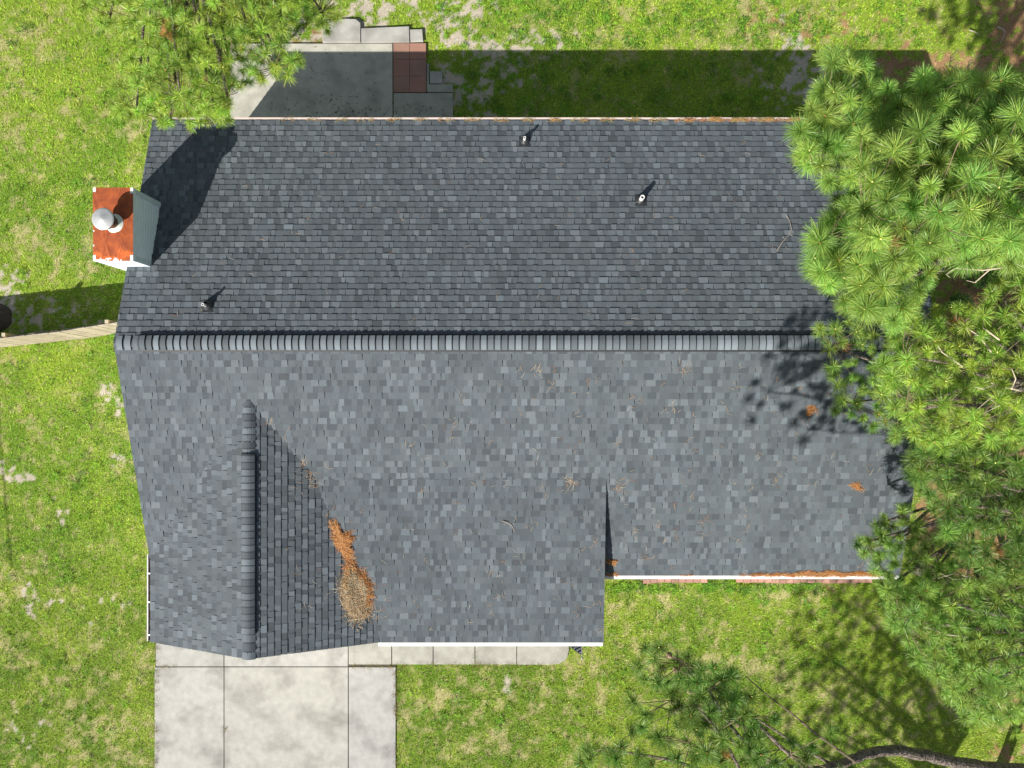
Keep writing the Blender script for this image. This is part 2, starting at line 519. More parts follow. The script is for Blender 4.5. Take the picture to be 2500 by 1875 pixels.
cs = math.sqrt(1 + SL * SL)
shingles("roof_slope", (XE, YN, ZE), (-1, 0, 0), (0, -1, SL), XE - XW, (YN - YR) * cs, None, 1)
def keep_s(p):
    if p.x < 1.80 and p.y < PY0 + .02 and z_main(p.x, p.y) < z_porch(p.x, p.y) - .03 and p.x > GX: return False
    if p.x < -3.1 and z_main(p.x, p.y) < z_gw(p.x, p.y) - .03: return False
    return True
shingles("roof_slope", (XW, YS, ZE), (1, 0, 0), (0, 1, SL), XE - XW, (YR - YS) * cs, keep_s, 2)
cg = math.sqrt(1 + SG * SG)
def keep_g(p): return z_gw(p.x, p.y) > z_main(p.x, p.y) - .03
def keep_ge(p): return keep_g(p) and (p.y > PY0 or z_gw(p.x, p.y) > z_porch(p.x, p.y) - .03)
YG1 = -1.0
shingles("roof_slope", (GW, YF, GWZ), (0, 1, 0), (1, 0, SG), YG1 + .9 - YF, (GX - GW) * cg, keep_g, 3)
shingles("roof_slope", (GX + 2.75, YF, GZ - SG * 2.75), (0, 1, 0), (-1, 0, SG), YG1 + .9 - YF, 2.75 * cg, keep_ge, 4)
cp = math.sqrt(1 + SP * SP)
def keep_p(p): return p.x > GX and z_porch(p.x, p.y) > z_gw(p.x, p.y) - .03
shingles("roof_slope", (-5.0, YF, PZ1), (1, 0, 0), (0, 1, SP), PX1 + 5.0, (PY0 - YF) * cp, keep_p, 5)

# decks and rake/fascia boards
mb = MB()
deck(mb, [(XW + .01, YN - .01, ZE), (XW + .01, YR, ZR), (XE - .01, YR, ZR), (XE - .01, YN - .01, ZE)])
deck(mb, [(XE - .01, YR, ZR), (XW + .01, YR, ZR), (XW + .01, -3.78, z_main(0, -3.78)), (1.7, -3.78, z_main(0, -3.78)), (1.7, YS + .01, ZE), (XE - .01, YS + .01, ZE)])
vx = lambda y: GX - (GZ - z_main(0, y)) / SG
YV = YR - (ZR - GZ) / SL
deck(mb, [(GX, YF + .01, GZ), (GX, YV, GZ - .01), (GW + .01, -3.75, GWZ), (GW + .01, YF + .01, GWZ)])
ge = GX + (GZ - PZ1) / SG
deck(mb, [(GX, YV, GZ - .01), (GX, YF + .01, GZ), (ge, YF + .01, PZ1), (GX + (GZ - z_main(0, PY0)) / SG, PY0, z_main(0, PY0))])
deck(mb, [(GX + (GZ - PZ0) / SG, PY0, PZ0), (ge, YF + .01, PZ1), (PX1 - .01, YF + .01, PZ1), (PX1 - .01, PY0, PZ0)])
mb.build("roof_deck", M['white'], house)
# cheek under the porch roof's right edge
mb = MB()
x = PX1 - .09
mb.face([(x, PY0, PZ0 - .02), (x, YS - .01, z_main(0, YS) - .05), (x, YS - .01, z_porch(0, YS) - .03)], (1, 1, 1))
mb.face([(x, YS - .01, ZE - .1), (x, YF + .02, PZ1 - .2), (x, YF + .02, PZ1 - .02), (x, YS - .01, z_porch(0, YS) - .03)], (1, 1, 1))
mb.build("cheek_wall", M['white'], house)

# ridge caps -------------------------------------------------------
def ridge_cap(p0, p1, z_drop, half, lift, seed, step=.147):
    """overlapping arched cap shingles from p0 to p1 (butts face p0)"""
    rnd = random.Random(seed)
    p0, p1 = Vector(p0), Vector(p1)
    d = (p1 - p0); Ln = d.length; d.normalize()
    side = d.cross(Vector((0, 0, 1))).normalized()
    n = int(Ln / step); step = Ln / n
    mb = MB()
    prof = [(-1, -z_drop), (-.72, -z_drop * .60), (-.4, -z_drop * .22), (-.14, -.004), (.14, -.004), (.4, -z_drop * .22), (.72, -z_drop * .60), (1, -z_drop)]
    for i in range(n):
        a = p0 + d * (i * step); b = p0 + d * ((i + 1) * step + .012)
        k = rnd.choice((.75, .95, 1.1, 1.25, 1.4)); k *= rnd.uniform(.94, 1.06)
        c = tuple(q * k for q in (.165, .185, .195))
        for (s0, h0), (s1, h1) in zip(prof[:-1], prof[1:]):
            A = a + side * (s0 * half) + Vector((0, 0, lift + h0 + .030)); B = a + side * (s1 * half) + Vector((0, 0, lift + h1 + .030))
            Cc = b + side * (s1 * half * .97) + Vector((0, 0, lift + h1 + .003)); D = b + side * (s0 * half * .97) + Vector((0, 0, lift + h0 + .003))
            E_, F_ = A.lerp(D, .74), B.lerp(Cc, .74)
            mb.face([A, B, F_, E_], c)
            mb.face([E_, F_, Cc, D], (.07, .079, .084))
            z = Vector((0, 0, -.030))
            mb.face([A + z, B + z, B, A], tuple(q * .2 for q in c))
        for sgn in (-1, 1):
            A = a + side * (sgn * half) + Vector((0, 0, lift - z_drop + .02)); D = b + side * (sgn * half * .97) + Vector((0, 0, lift - z_drop + .003))
            mb.face([A, D, D - Vector((0, 0, .016)), A - Vector((0, 0, .03))], c)
    return mb.build("ridge_cap", M['shingle'], house)
vx0 = G(340, 838, ZR)[0]
ridge_cap((vx0, YR, ZR), (XW, YR, ZR), .150 * SL + .0, .155, .0, 21)
ridge_cap((XE, YR, ZR), (vx0, YR, ZR), .150 * SL, .155, .058, 22)
yA = G(606, 1110, GZ)[1]; yB = G(606, 1546, GZ)[1]; yTop = G(606, 975, GZ)[1]
ridge_cap((GX, yTop, GZ), (GX, yA, GZ), .14 * SG, .145, .0, 23) if False else ridge_cap((GX, yA, GZ), (GX, yTop, GZ), .14 * SG, .145, .0, 23)
ridge_cap((GX, yB, GZ), (GX, yA, GZ), .14 * SG, .145, .055, 24)
ridge_cap((GX, YF - .01, GZ), (GX, yB, GZ), .14 * SG, .145, .0, 25)
def ridge_vent(p0, p1, half, slope):
    mb = MB()
    p0, p1 = Vector(p0), Vector(p1); d = (p1 - p0).normalized(); side = d.cross(Vector((0, 0, 1))).normalized()
    for s in (-1, 1):
        q = []
        for sd, h in ((.02, .05), (half, .05 - slope * half + 0.0), (half, .006 - slope * half), (.02, .006)):
            q.append(side * (s * sd) + Vector((0, 0, h)))
        for i in range(4):
            j = (i + 1) % 4
            mb.face([p0 + q[i], p0 + q[j], p1 + q[j], p1 + q[i]])
        mb.face([p0 + a for a in q]); mb.face([p1 + a for a in q[::-1]])
    return mb.build("ridge_vent", M['dark'], house)
ridge_vent((vx0 - .02, YR, ZR), (XE - .05, YR, ZR), .186, SL)
ridge_vent((GX, yB - .02, GZ), (GX, yA + .03, GZ), .160, SG)

# ------------------------------------------------------------------ walls with lap siding
def lap_wall(mb, p0, p1, out, z0, ztop, step=.115):
    """horizontal lap boards between plan points p0 and p1; ztop(t) gives height along the wall"""
    p0, p1, out = Vector((*p0, 0)), Vector((*p1, 0)), Vector((*out, 0))
    L_ = (p1 - p0).length
    z = z0
    zm = max(ztop(k / 40) for k in range(41))
    N = 40
    while z < zm:
        ts = [k / N for k in range(N + 1) if ztop(k / N) > z + .01]
        if not ts: break
        a, b = ts[0], ts[-1]
        A, B = p0.lerp(p1, a), p0.lerp(p1, b)
        zt = z + step
        zk = Vector((0, 0, z + step * .60)); o1, o2 = out * .026, out * .004
        mb.face([A + o1 + Vector((0, 0, z)), B + o1 + Vector((0, 0, z)), B + o1 + zk, A + o1 + zk])
        mb.face([A + o1 + zk, B + o1 + zk, B + o2 + Vector((0, 0, zt)), A + o2 + Vector((0, 0, zt))])
        mb.face([A + Vector((0, 0, z)), B + Vector((0, 0, z)), B + out * .026 + Vector((0, 0, z)), A + out * .026 + Vector((0, 0, z))])
        z = zt
WW, WE, WN, WS = -8.42, 8.43, 6.02, -3.86
mb = MB()
flat = lambda t: 2.36
gab = lambda y0, y1: (lambda t: z_main(0, y0 + (y1 - y0) * t) - .16)
lap_wall(mb, (WE, WN), (WW, WN), (0, 1), 0.0, flat)
lap_wall(mb, (WW, WN), (WW, WS), (-1, 0), 0.0, gab(WN, WS))
lap_wall(mb, (WE, WS), (WE, WN), (1, 0), 0.0, gab(WS, WN))
lap_wall(mb, (1.75, WS), (WE, WS), (0, -1), 0.0, flat)
lap_wall(mb, (-3.45, WS), (1.75, WS), (0, -1), 0.0, lambda t: 2.7)
lap_wall(mb, (WW, WS), (WW, -5.42), (-1, 0), 0.0, lambda t: 2.42)
lap_wall(mb, (WW, -5.42), (-3.45, -5.42), (0, -1), 0.0, lambda t: z_gw(WW + (WW * -1 - 3.45) * t, 0) - .16)
lap_wall(mb, (-3.45, -5.42), (-3.45, WS), (1, 0), 0.0, lambda t: 2.45)
mb.build("wall", M['siding'], house)

def window(cx, cy, z0, w_, h_, ax):
    mb = MB(); g = MB()
    out = {'n': (0, 1), 's': (0, -1), 'e': (1, 0), 'w': (-1, 0)}[ax]
    def bx(m_, a, b, c, d, e0, e1, mi=0):
        if ax in 'ns':
            ys = sorted((cy + out[1] * e0, cy + out[1] * e1)); m_.box(cx + a, cx + b, ys[0], ys[1], c, d)
        else:
            xs = sorted((cx + out[0] * e0, cx + out[0] * e1)); m_.box(xs[0], xs[1], cy + a, cy + b, c, d)
    t = .07
    bx(mb, -w_ / 2, w_ / 2, z0, z0 + t, .0, .05); bx(mb, -w_ / 2, w_ / 2, z0 + h_ - t, z0 + h_, .0, .05)
    bx(mb, -w_ / 2, -w_ / 2 + t, z0 + t, z0 + h_ - t, .0, .05); bx(mb, w_ / 2 - t, w_ / 2, z0 + t, z0 + h_ - t, .0, .05)
    bx(mb, -w_ / 2 + t, w_ / 2 - t, z0 + h_ / 2 - .02, z0 + h_ / 2 + .02, .02, .045)
    bx(g, -w_ / 2 + t, w_ / 2 - t, z0 + t, z0 + h_ - t, .005, .025)
    f = mb.build("window", M['white'], house)
    g.build("pane", M['glass'], f)
for x in (-6.2, -1.2, 3.2, 6.4): window(x, WN, .95, 1.1, 1.2, 'n')
for x in (3.6, 6.5): window(x, WS, .8, 1.3, 1.4, 's')
window(-1.6, WS, .8, 1.5, 1.4, 's')
window(WE, 2.0, 1.0, .9, 1.1, 'e'); window(WE, -2.0, 1.0, .9, 1.1, 'e')
window(WW, -1.6, 1.0, .9, 1.1, 'w')
mb = MB(); mb.box(.5, 1.42, WS - .05, WS - .004, .1, 2.14); mb.box(.6, 1.32, WS - .065, WS - .05, .25, 1.0); mb.box(.6, 1.32, WS - .065, WS - .05, 1.15, 2.0)
dr = mb.build("front_door", mat("front_door_paint", (.25, .05, .04), .4), house)
mb = MB(); mb.lathe([(.0, 0), (.03, .01), (.03, .04), (0, .05)], (.58, WS - .09, 1.05), 12); mb.build("handle", M['metal'], dr)
mb = MB(); mb.box(-1.9, -1.0, WN + .004, WN + .05, .1, 2.14); mb.box(-1.8, -1.1, WN + .05, WN + .06, 1.1, 2.0, (.2, .2, .2)); mb.build("back_door", M['white'], house)
mb = MB()
for k in range(4):
    mb.box(-7.9, -4.0, -5.48, -5.435, .04 + k * .52, .04 + k * .52 + .505)
    for q in range(6): mb.box(-7.82 + q * .65, -7.82 + q * .65 + .55, -5.488, -5.48, .12 + k * .52, .04 + k * .52 + .42, (.95, .95, .95))
mb.build("garage_door", M['white'], house)
for x in (-3.2, -.8, 1.62):
    mb = MB(); mb.box(x - .06, x + .06, -5.52, -5.40, 0.034, 2.44); mb.box(x - .085, x + .085, -5.545, -5.375, .034, .16); mb.build("porch_post", M['white'], house)
mb = MB(); mb.box(-3.44, 1.70, -5.38, -3.88, -.03, .10); mb.build("porch_floor", M['concrete'], house)

# ------------------------------------------------------------------ gutters
def gutter(name, a, b, out, z, wd, guard, brackets=0, lip=.018, gc=(1, 1, 1)):
    """box gutter from a to b (plan), out = outward dir; top rim at z"""
    a, b, o_ = Vector((*a, z)), Vector((*b, z)), Vector((*out, 0))
    mb = MB(); Z = Vector((0, 0, 1))
    prof = [(0.0, -.005), (0.0, -.12), (wd * .62, -.12), (wd * .70, -.07), (wd, -.035), (wd, 0), (wd - lip, 0), (wd - lip, -.035)]
    for (s0, h0), (s1, h1) in zip(prof[:-1], prof[1:]):
        mb.face([a + o_ * s0 + Z * h0, b + o_ * s0 + Z * h0, b + o_ * s1 + Z * h1, a + o_ * s1 + Z * h1])
    for e in (a, b):
        mb.face([e + o_ * s + Z * h for s, h in prof[:6]])
    if guard:
        g0, g1 = guard
        for h in (.004,):
            mb.face([a + o_ * g0 + Z * h, b + o_ * g0 + Z * h, b + o_ * (g1) + Z * .001, a + o_ * g1 + Z * .001], gc)
            mb.face([a + o_ * g0 + Z * h, b + o_ * g0 + Z * h, b + o_ * g0 + Z * (h - .02), a + o_ * g0 + Z * (h - .02)])
    g = mb.build(name, M['white'], house)
    m2 = MB()
    m2.face([a + o_ * .004 + Z * -.06, b + o_ * .004 + Z * -.06, b + o_ * (wd - lip) + Z * -.05, a + o_ * (wd - lip) + Z * -.05], (.12, .06, .035))
    m2.build("debris", M['straw'], g)
    for k in range(brackets):
        t = (k + .5) / brackets if brackets != 3 else (.22, .55, .93)[k]
        p = b.lerp(a, t)
        m3 = MB(); q = p + o_ * (wd * .45)
        m3.box(q.x - wd * .4, q.x + wd * .35, q.y - .018, q.y + .018, z - .012, z + .004)
        m3.build("bracket", M['white'], g)
    return g
gutter("gutter", (XW, YN + .005), (XE - .02, YN + .005), (0, 1), ZE + .0, .074, (.036, .074), gc=(.92, .74, .66))
gutter("gutter", (XE + .0, YS - .005), (1.83, YS - .005), (0, -1), ZE + .0, .088, (.006, .088))
gutter("gutter", (PX1 - .02, YF - .005), (-3.42, YF - .005), (0, -1), PZ1 + .0, .088, (.004, .088))
gutter("gutter", (GW - .005, YF + .02), (GW - .005, -3.72), (-1, 0), GWZ - .005, .085, None, 3)
# rake trim boards
def rake(pts, x, dx):
    mb = MB()
    for (y0, z0), (y1, z1) in zip(pts[:-1], pts[1:]):
        for xx in (x, x + dx):
            mb.face([(xx, y0, z0 - .17), (xx, y1, z1 - .17), (xx, y1, z1 - .02), (xx, y0, z0 - .02)])
        mb.face([(x, y0, z0 - .02), (x + dx, y0, z0 - .02), (x + dx, y1, z1 - .02), (x, y1, z1 - .02)])
        mb.face([(x, y0, z0 - .17), (x + dx, y0, z0 - .17), (x + dx, y1, z1 - .17), (x, y1, z1 - .17)])
    mb.build("rake_board", M['white'], house)
rake([(YN, ZE), (YR, ZR), (-3.75, z_main(0, -3.75))], XW + .012, .02)
rake([(YN, ZE), (YR, ZR), (YS, ZE)], XE - .012, -.02)
mb = MB()
for x0, z0, x1, z1 in ((GW, GWZ, GX, GZ), (GX, GZ, ge, PZ1)):
    for yy in (YF + .012, YF + .035):
        mb.face([(x0, yy, z0 - .17), (x1, yy, z1 - .17), (x1, yy, z1 - .02), (x0, yy, z0 - .02)])
mb.build("rake_board", M['white'], house)

# ------------------------------------------------------------------ chimney
ZC = 4.22
cx0, cyn = G(227, 458, ZC); cx1, cys = G(325, 637, ZC)
mb = MB()
cw = [(cx0 + .036, cys + .036), (cx1 - .036, cys + .036), (cx1 - .036, cyn - .036), (cx0 + .036, cyn - .036)]
dirs = [(0, -1), (1, 0), (0, 1), (-1, 0)]
for i in range(4):
    lap_wall(mb, cw[i], cw[(i + 1) % 4], dirs[i], 0.0, lambda t: ZC - .10, .105)
chim = mb.build("chimney", M['siding'], house)
mb = MB()   # corner boards and top band
c_s = (.80, .82, .83)
for (x, y) in cw:
    sx = 1 if x > (cx0 + cx1) / 2 else -1; sy = 1 if y > (cys + cyn) / 2 else -1
    xs = sorted((x - sx * .085, x + sx * .031)); ys = sorted((y - sy * .006, y + sy * .031))
    mb.box(xs[0], xs[1], ys[0], ys[1], 0, ZC - .09, c_s)
    xs = sorted((x - sx * .006, x + sx * .033)); ys = sorted((y - sy * .085, y + sy * .029))
    mb.box(xs[0], xs[1], ys[0], ys[1], 0, ZC - .092, c_s)
mb.build("corner_trim", M['siding'], chim)
mb = MB()   # rusted sheet cap with cross-break folds and peeling white corners
mx_, my_ = (cx0 + cx1) / 2, (cys + cyn) / 2
fx, fy = G(277, 545, ZC + .03)
nx_, ny_ = 28, 50
rr = random.Random(5)
gr = np.random.default_rng(5).random((12, 20))
def vn(u, v):
    u *= 10; v *= 18; i, j = int(u), int(v); a, b = u - i, v - j
    return (gr[i][j] * (1 - a) + gr[i + 1][j] * a) * (1 - b) + (gr[i][j + 1] * (1 - a) + gr[i + 1][j + 1] * a) * b
def capz(u, v):
    ax_, ay_ = abs(u - .5) * 2, abs(v - .5) * 2
    r = .045 * (1 - max(ax_, ay_))
    dd = min(abs((u - .22) - (v - .05) * .5), abs((u - .78) + (v - .35) * -.5 - .0) + .02, abs(u - .30 - (.30 - v) * .55), abs(u - .70 + (.30 - v) * .55))
    return ZC + r + .012 * max(0, 1 - dd * 18)
for i in range(nx_):
    for j in range(ny_):
        u0, u1, v0, v1 = i / nx_, (i + 1) / nx_, j / ny_, (j + 1) / ny_
        P_ = [(cx0 + (cx1 - cx0) * u, cys + (cyn - cys) * v, capz(u, v)) for u, v in ((u0, v0), (u1, v0), (u1, v1), (u0, v1))]
        um, vm = (u0 + u1) / 2, (v0 + v1) / 2
        ex = min(um, 1 - um) * (cx1 - cx0); ey = min(vm, 1 - vm) * (cyn - cys)
        nzv = vn(um, vm)
        wh = (ex < .05 and ey < .10 * (.6 + nzv)) or (vm < .5 and ey < .035 * nzv * 2.2 and rr.random() < .65) or (ex < .02 and rr.random() < .03)
        br = vm < .28 and (ey < .09 + .2 * nzv) and (um < .25 or um > .6 or ey < .08) and nzv > .42
        c = (1, 1, 1)
        if br: c = (1.55, 1.5, 1.2)
        if wh: mb.face(P_, (1, 1, 1), 1)
        else: mb.face(P_, c, 0)
for i, (a, b) in enumerate((((cx0, cys), (cx1, cys)), ((cx1, cys), (cx1, cyn)), ((cx1, cyn), (cx0, cyn)), ((cx0, cyn), (cx0, cys)))):
    mb.face([(*a, ZC - .11), (*b, ZC - .11), (*b, ZC), (*a, ZC)], (.9, .95, 1.0) if i in (0,) else (1, 1, 1), 1 if i == 0 else 2)
capo = mb.build("chimney_cap", [M['rust'], M['white'], M['siding']], chim)
mb = MB()
mb.lathe([(.0, .09), (.12, .09), (.125, .075), (.205, .03), (.207, .02), (.15, .015)], (fx, fy, ZC), 32, (.92, .97, .88))
mb.build("storm_collar", M['white'], chim, smooth=False)
mb = MB()
mb.lathe([(.0, .30), (.125, .30), (.125, .02)], (fx, fy, ZC), 24)
for k in range(3): mb.lathe([(.128, .12 + .06 * k), (.134, .125 + .06 * k), (.128, .13 + .06 * k)], (fx, fy, ZC), 24, (1.6, 1.3, 1.1))
for k in range(16):
    a = 2 * math.pi * k / 16
    mb.tube([(fx + .17 * math.cos(a), fy + .17 * math.sin(a), ZC + .25), (fx + .17 * math.cos(a), fy + .17 * math.sin(a), ZC + .40)], .006, 4, (1.4, 1.1, .9))
mb.lathe([(.125, .245), (.18, .245), (.18, .26), (.125, .262)], (fx, fy, ZC), 24)
mb.build("flue_pipe", M['fluerust'], chim)
mb = MB()
prof = [(0.0, .462), (.02, .460), (.06, .449), (.12, .432), (.19, .415), (.222, .408), (.226, .400), (.224, .388), (.215, .386), (0, .386)]
mb.lathe(prof, (fx, fy, ZC), 48)
mb.build("rain_cap", M['metal'], chim, smooth=True, weld=True)

# ------------------------------------------------------------------ plumbing vents
def zN(x, y): return z_main(x, y)
def vent(px, py, r, h, lean=(0, 0)):
    p = onplane(px, py, zN)
    mb = MB()
    # square flashing sheet and cone boot
    u = Vector((1, 0, 0)); v = Vector((0, -1, SL)).normalized(); n = Vector((0, SL, 1)).normalized()
    q = [p + u * a + v * b + n * .016 for a, b in ((-.13, -.13), (.13, -.13), (.13, .15), (-.13, .15))]
    mb.face(q, (1.2, 1.25, 1.25)); mb.face([k - n * .012 for k in q[::-1]])
    for i in range(4):
        j = (i + 1) % 4; mb.face([q[i] - n * .012, q[j] - n * .012, q[j], q[i]])
    N_ = 28; rings = []
    for rr_, hh, kk in ((.112, .016, 1), (.106, .045, .9), (.088, .075, .7), (.082, .078, .7), (.060, .112, .35), (.055, .115, .3), (r + .006, .150, .0)):
        rings.append([p + (u * math.cos(2 * math.pi * k / N_) * rr_ + (v * math.sin(2 * math.pi * k / N_)) * rr_) * 1 + n * hh * 1 for k in range(N_)])
    for A, B in zip(rings[:-1], rings[1:]):
        for k in range(N_): mb.face([A[k], A[(k + 1) % N_], B[(k + 1) % N_], B[k]])
    b = mb.build("vent_boot", M['rubber'], house)
    mb = MB()
    c = p
    mb.lathe([(r, .0), (r, h), (r * .68, h), (r * .68, h - .09)], (c.x, c.y, c.z), 20)
    pz = mb.build("vent_pipe", M['white'], b)
    mb = MB(); mb.lathe([(r * .68, h - .088), (0, h - .09)], (c.x, c.y, c.z), 16, (1, 1, 1)); mb.build("pipe_hole", M['fluerust'], b)
vent(1281, 345, .030, .25); vent(1564, 489, .050, .26); vent(507.5, 747, .030, .25)

# ------------------------------------------------------------------ pine straw and twigs
ORANGE = [(.50, .20, .055), (.42, .16, .045), (.55, .28, .10), (.35, .14, .05), (.60, .36, .17)]
GREYS = [(.42, .31, .17), (.50, .38, .22), (.28, .19, .10), (.18, .13, .08), (.55, .47, .33), (.45, .24, .09)]
def strand(V, F, Cc, p, d, L_, w_, col, curve):
    """one curved dead needle: two flat quads, slightly folded"""
    up = Vector((0, 0, 1)); s = d.cross(up)
    if s.length < .01: s = Vector((1, 0, 0))
    s.normalize()
    i = len(V)
    for k, t in enumerate((0, .5, 1)):
        q = p + d * (L_ * t) + s * (curve * (t - t * t) * 4 * L_) + up * (.25 * L_ * (t - t * t))
        ww = w_ * (1, 1, .5)[k]
        V.append(q - s * ww); V.append(q + s * ww); Cc.append(col); Cc.append(col)
    F.append((i, i + 1, i + 3, i + 2)); F.append((i + 2, i + 3, i + 5, i + 4))
def straw_pile(name, outline, zf, height, n, pal, label, spread=0, edge_pal=None, seed=0, zoff=.02):
    rnd = random.Random(seed)
    fine = []
    for (xa, ya), (xb, yb) in zip(outline, outline[1:] + outline[:1]):
        for k in range(3): fine.append((xa + (xb - xa) * k / 3 + rnd.uniform(-3.2, 3.2), ya + (yb - ya) * k / 3 + rnd.uniform(-3.2, 3.2)))
    P2 = [onplane(x, y, zf) for x, y in fine]
    cx = sum(p.x for p in P2) / len(P2); cy = sum(p.y for p in P2) / len(P2)
    V, F, Cc = [], [], []
    # mound: rings from the outline to the centre
    R = 7; m = len(P2); rings = []
    for r in range(R):
        t = r / R; ring = []
        for p in P2:
            x = p.x + (cx - p.x) * t; y = p.y + (cy - p.y) * t
            h = height * math.sin(min(1, t * 1.8) * math.pi / 2) * rnd.uniform(.75, 1.1)
            ring.append((x + rnd.uniform(-.01, .01), y + rnd.uniform(-.01, .01), zf(x, y) + h + .004))
        rings.append(ring)
    mb = MB()
    for A, B in zip(rings[:-1], rings[1:]):
        for k in range(m):
            c = rnd.choice(pal); mb.face([A[k], A[(k + 1) % m], B[(k + 1) % m], B[k]], tuple(q * .5 for q in c))
    mb.face(rings[-1], tuple(q * .5 for q in pal[0]))
    for _ in range(n):
        k = rnd.randrange(m); a = P2[k].lerp(P2[(k + 1) % m], rnd.random())
        t = rnd.random() ** .7
        t = t * rnd.choice((1, 1, 1, 1.06, 1.12, 1.3))
        x = cx + (a.x - cx) * t; y = cy + (a.y - cy) * t
        h = height * math.sin(max(0, min(1, (1 - t) * 1.8)) * math.pi / 2)
        p = Vector((x, y, zf(x, y) + h + rnd.uniform(.004, .02)))
        ang = rnd.uniform(0, 2 * math.pi); d = Vector((math.cos(ang), math.sin(ang), rnd.uniform(-.1, .25)))
        L_ = rnd.uniform(.07, .17)
        d.normalize(); d.z -= 0
        p = p - d * L_ * .5; p.z = max(p.z, zf(p.x, p.y) + .012)
        c = rnd.choice((edge_pal or pal) if (t > .66 and (x - cx) + .6 * (y - cy) > rnd.uniform(-.15, .1)) else pal)
        kk = rnd.uniform(.8, 1.2)
        strand(V, F, Cc, p, d, L_, .0028, tuple(q * kk for q in c), rnd.uniform(-.25, .25))
    i0 = len(mb.v)
    for f in F: mb.face([V[q] for q in f], Cc[f[0]])
    o = mb.build(name, M['straw'])
    tag(o, label, "pine straw")
    return o
def z_top(x, y):
    z = z_main(x, y)
    if y < PY0 and GX < x < PX1 and y > YF: z = max(z, z_porch(x, y))
    if x < ge + .3 and YF < y < .2: z = max(z, z_gw(x, y))
    return z
straw_pile("pine_straw", [(806, 1273), (822, 1272), (822, 1295), (856, 1300), (866, 1318), (852, 1330), (862, 1348), (858, 1366), (846, 1368), (833, 1345), (818, 1325), (812, 1305)], z_top, .05, 900, ORANGE, "bright orange ragged streak of pine needles in the roof valley", seed=1)
straw_pile("pine_straw", [(843, 1368), (860, 1366), (872, 1388), (893, 1403), (903, 1420), (911, 1438), (905, 1468), (902, 1500), (884, 1512), (866, 1513), (848, 1498), (838, 1470), (830, 1440), (836, 1410)], z_top, .09, 2200, GREYS, "large grey brown clump of matted pine needles at the valley's lower end", edge_pal=ORANGE, seed=2)
straw_pile("pine_straw", [(1967, 1010), (1972, 992), (1986, 990), (1994, 1000), (1978, 1008), (1972, 1016)], z_top, .02, 80, ORANGE, "small orange tuft of dead needles lying below the tree shadow on the roof", seed=3)
straw_pile("pine_straw", [(2070, 1186), (2085, 1180), (2098, 1182), (2107, 1196), (2098, 1199), (2084, 1190)], z_top, .02, 90, ORANGE, "thin orange sprig of dead needles near the right edge of the roof", seed=4)
straw_pile("pine_straw", [(1480, 1366), (1496, 1364), (1509, 1372), (1502, 1380), (1494, 1378), (1484, 1370)], z_main, .03, 70, ORANGE, "orange wedge of needles half in shadow beside the porch roof edge", seed=5)
straw_pile("pine_straw", [(388, 95), (404, 90), (418, 96), (432, 78), (428, 100), (440, 118), (443, 92), (432, 60), (420, 34), (404, 30), (392, 45), (404, 66), (400, 80)], lambda x, y: 5.35, .05, 420, ORANGE, "rust orange dead needle bunch caught on the branch of the pine by the patio", seed=6)

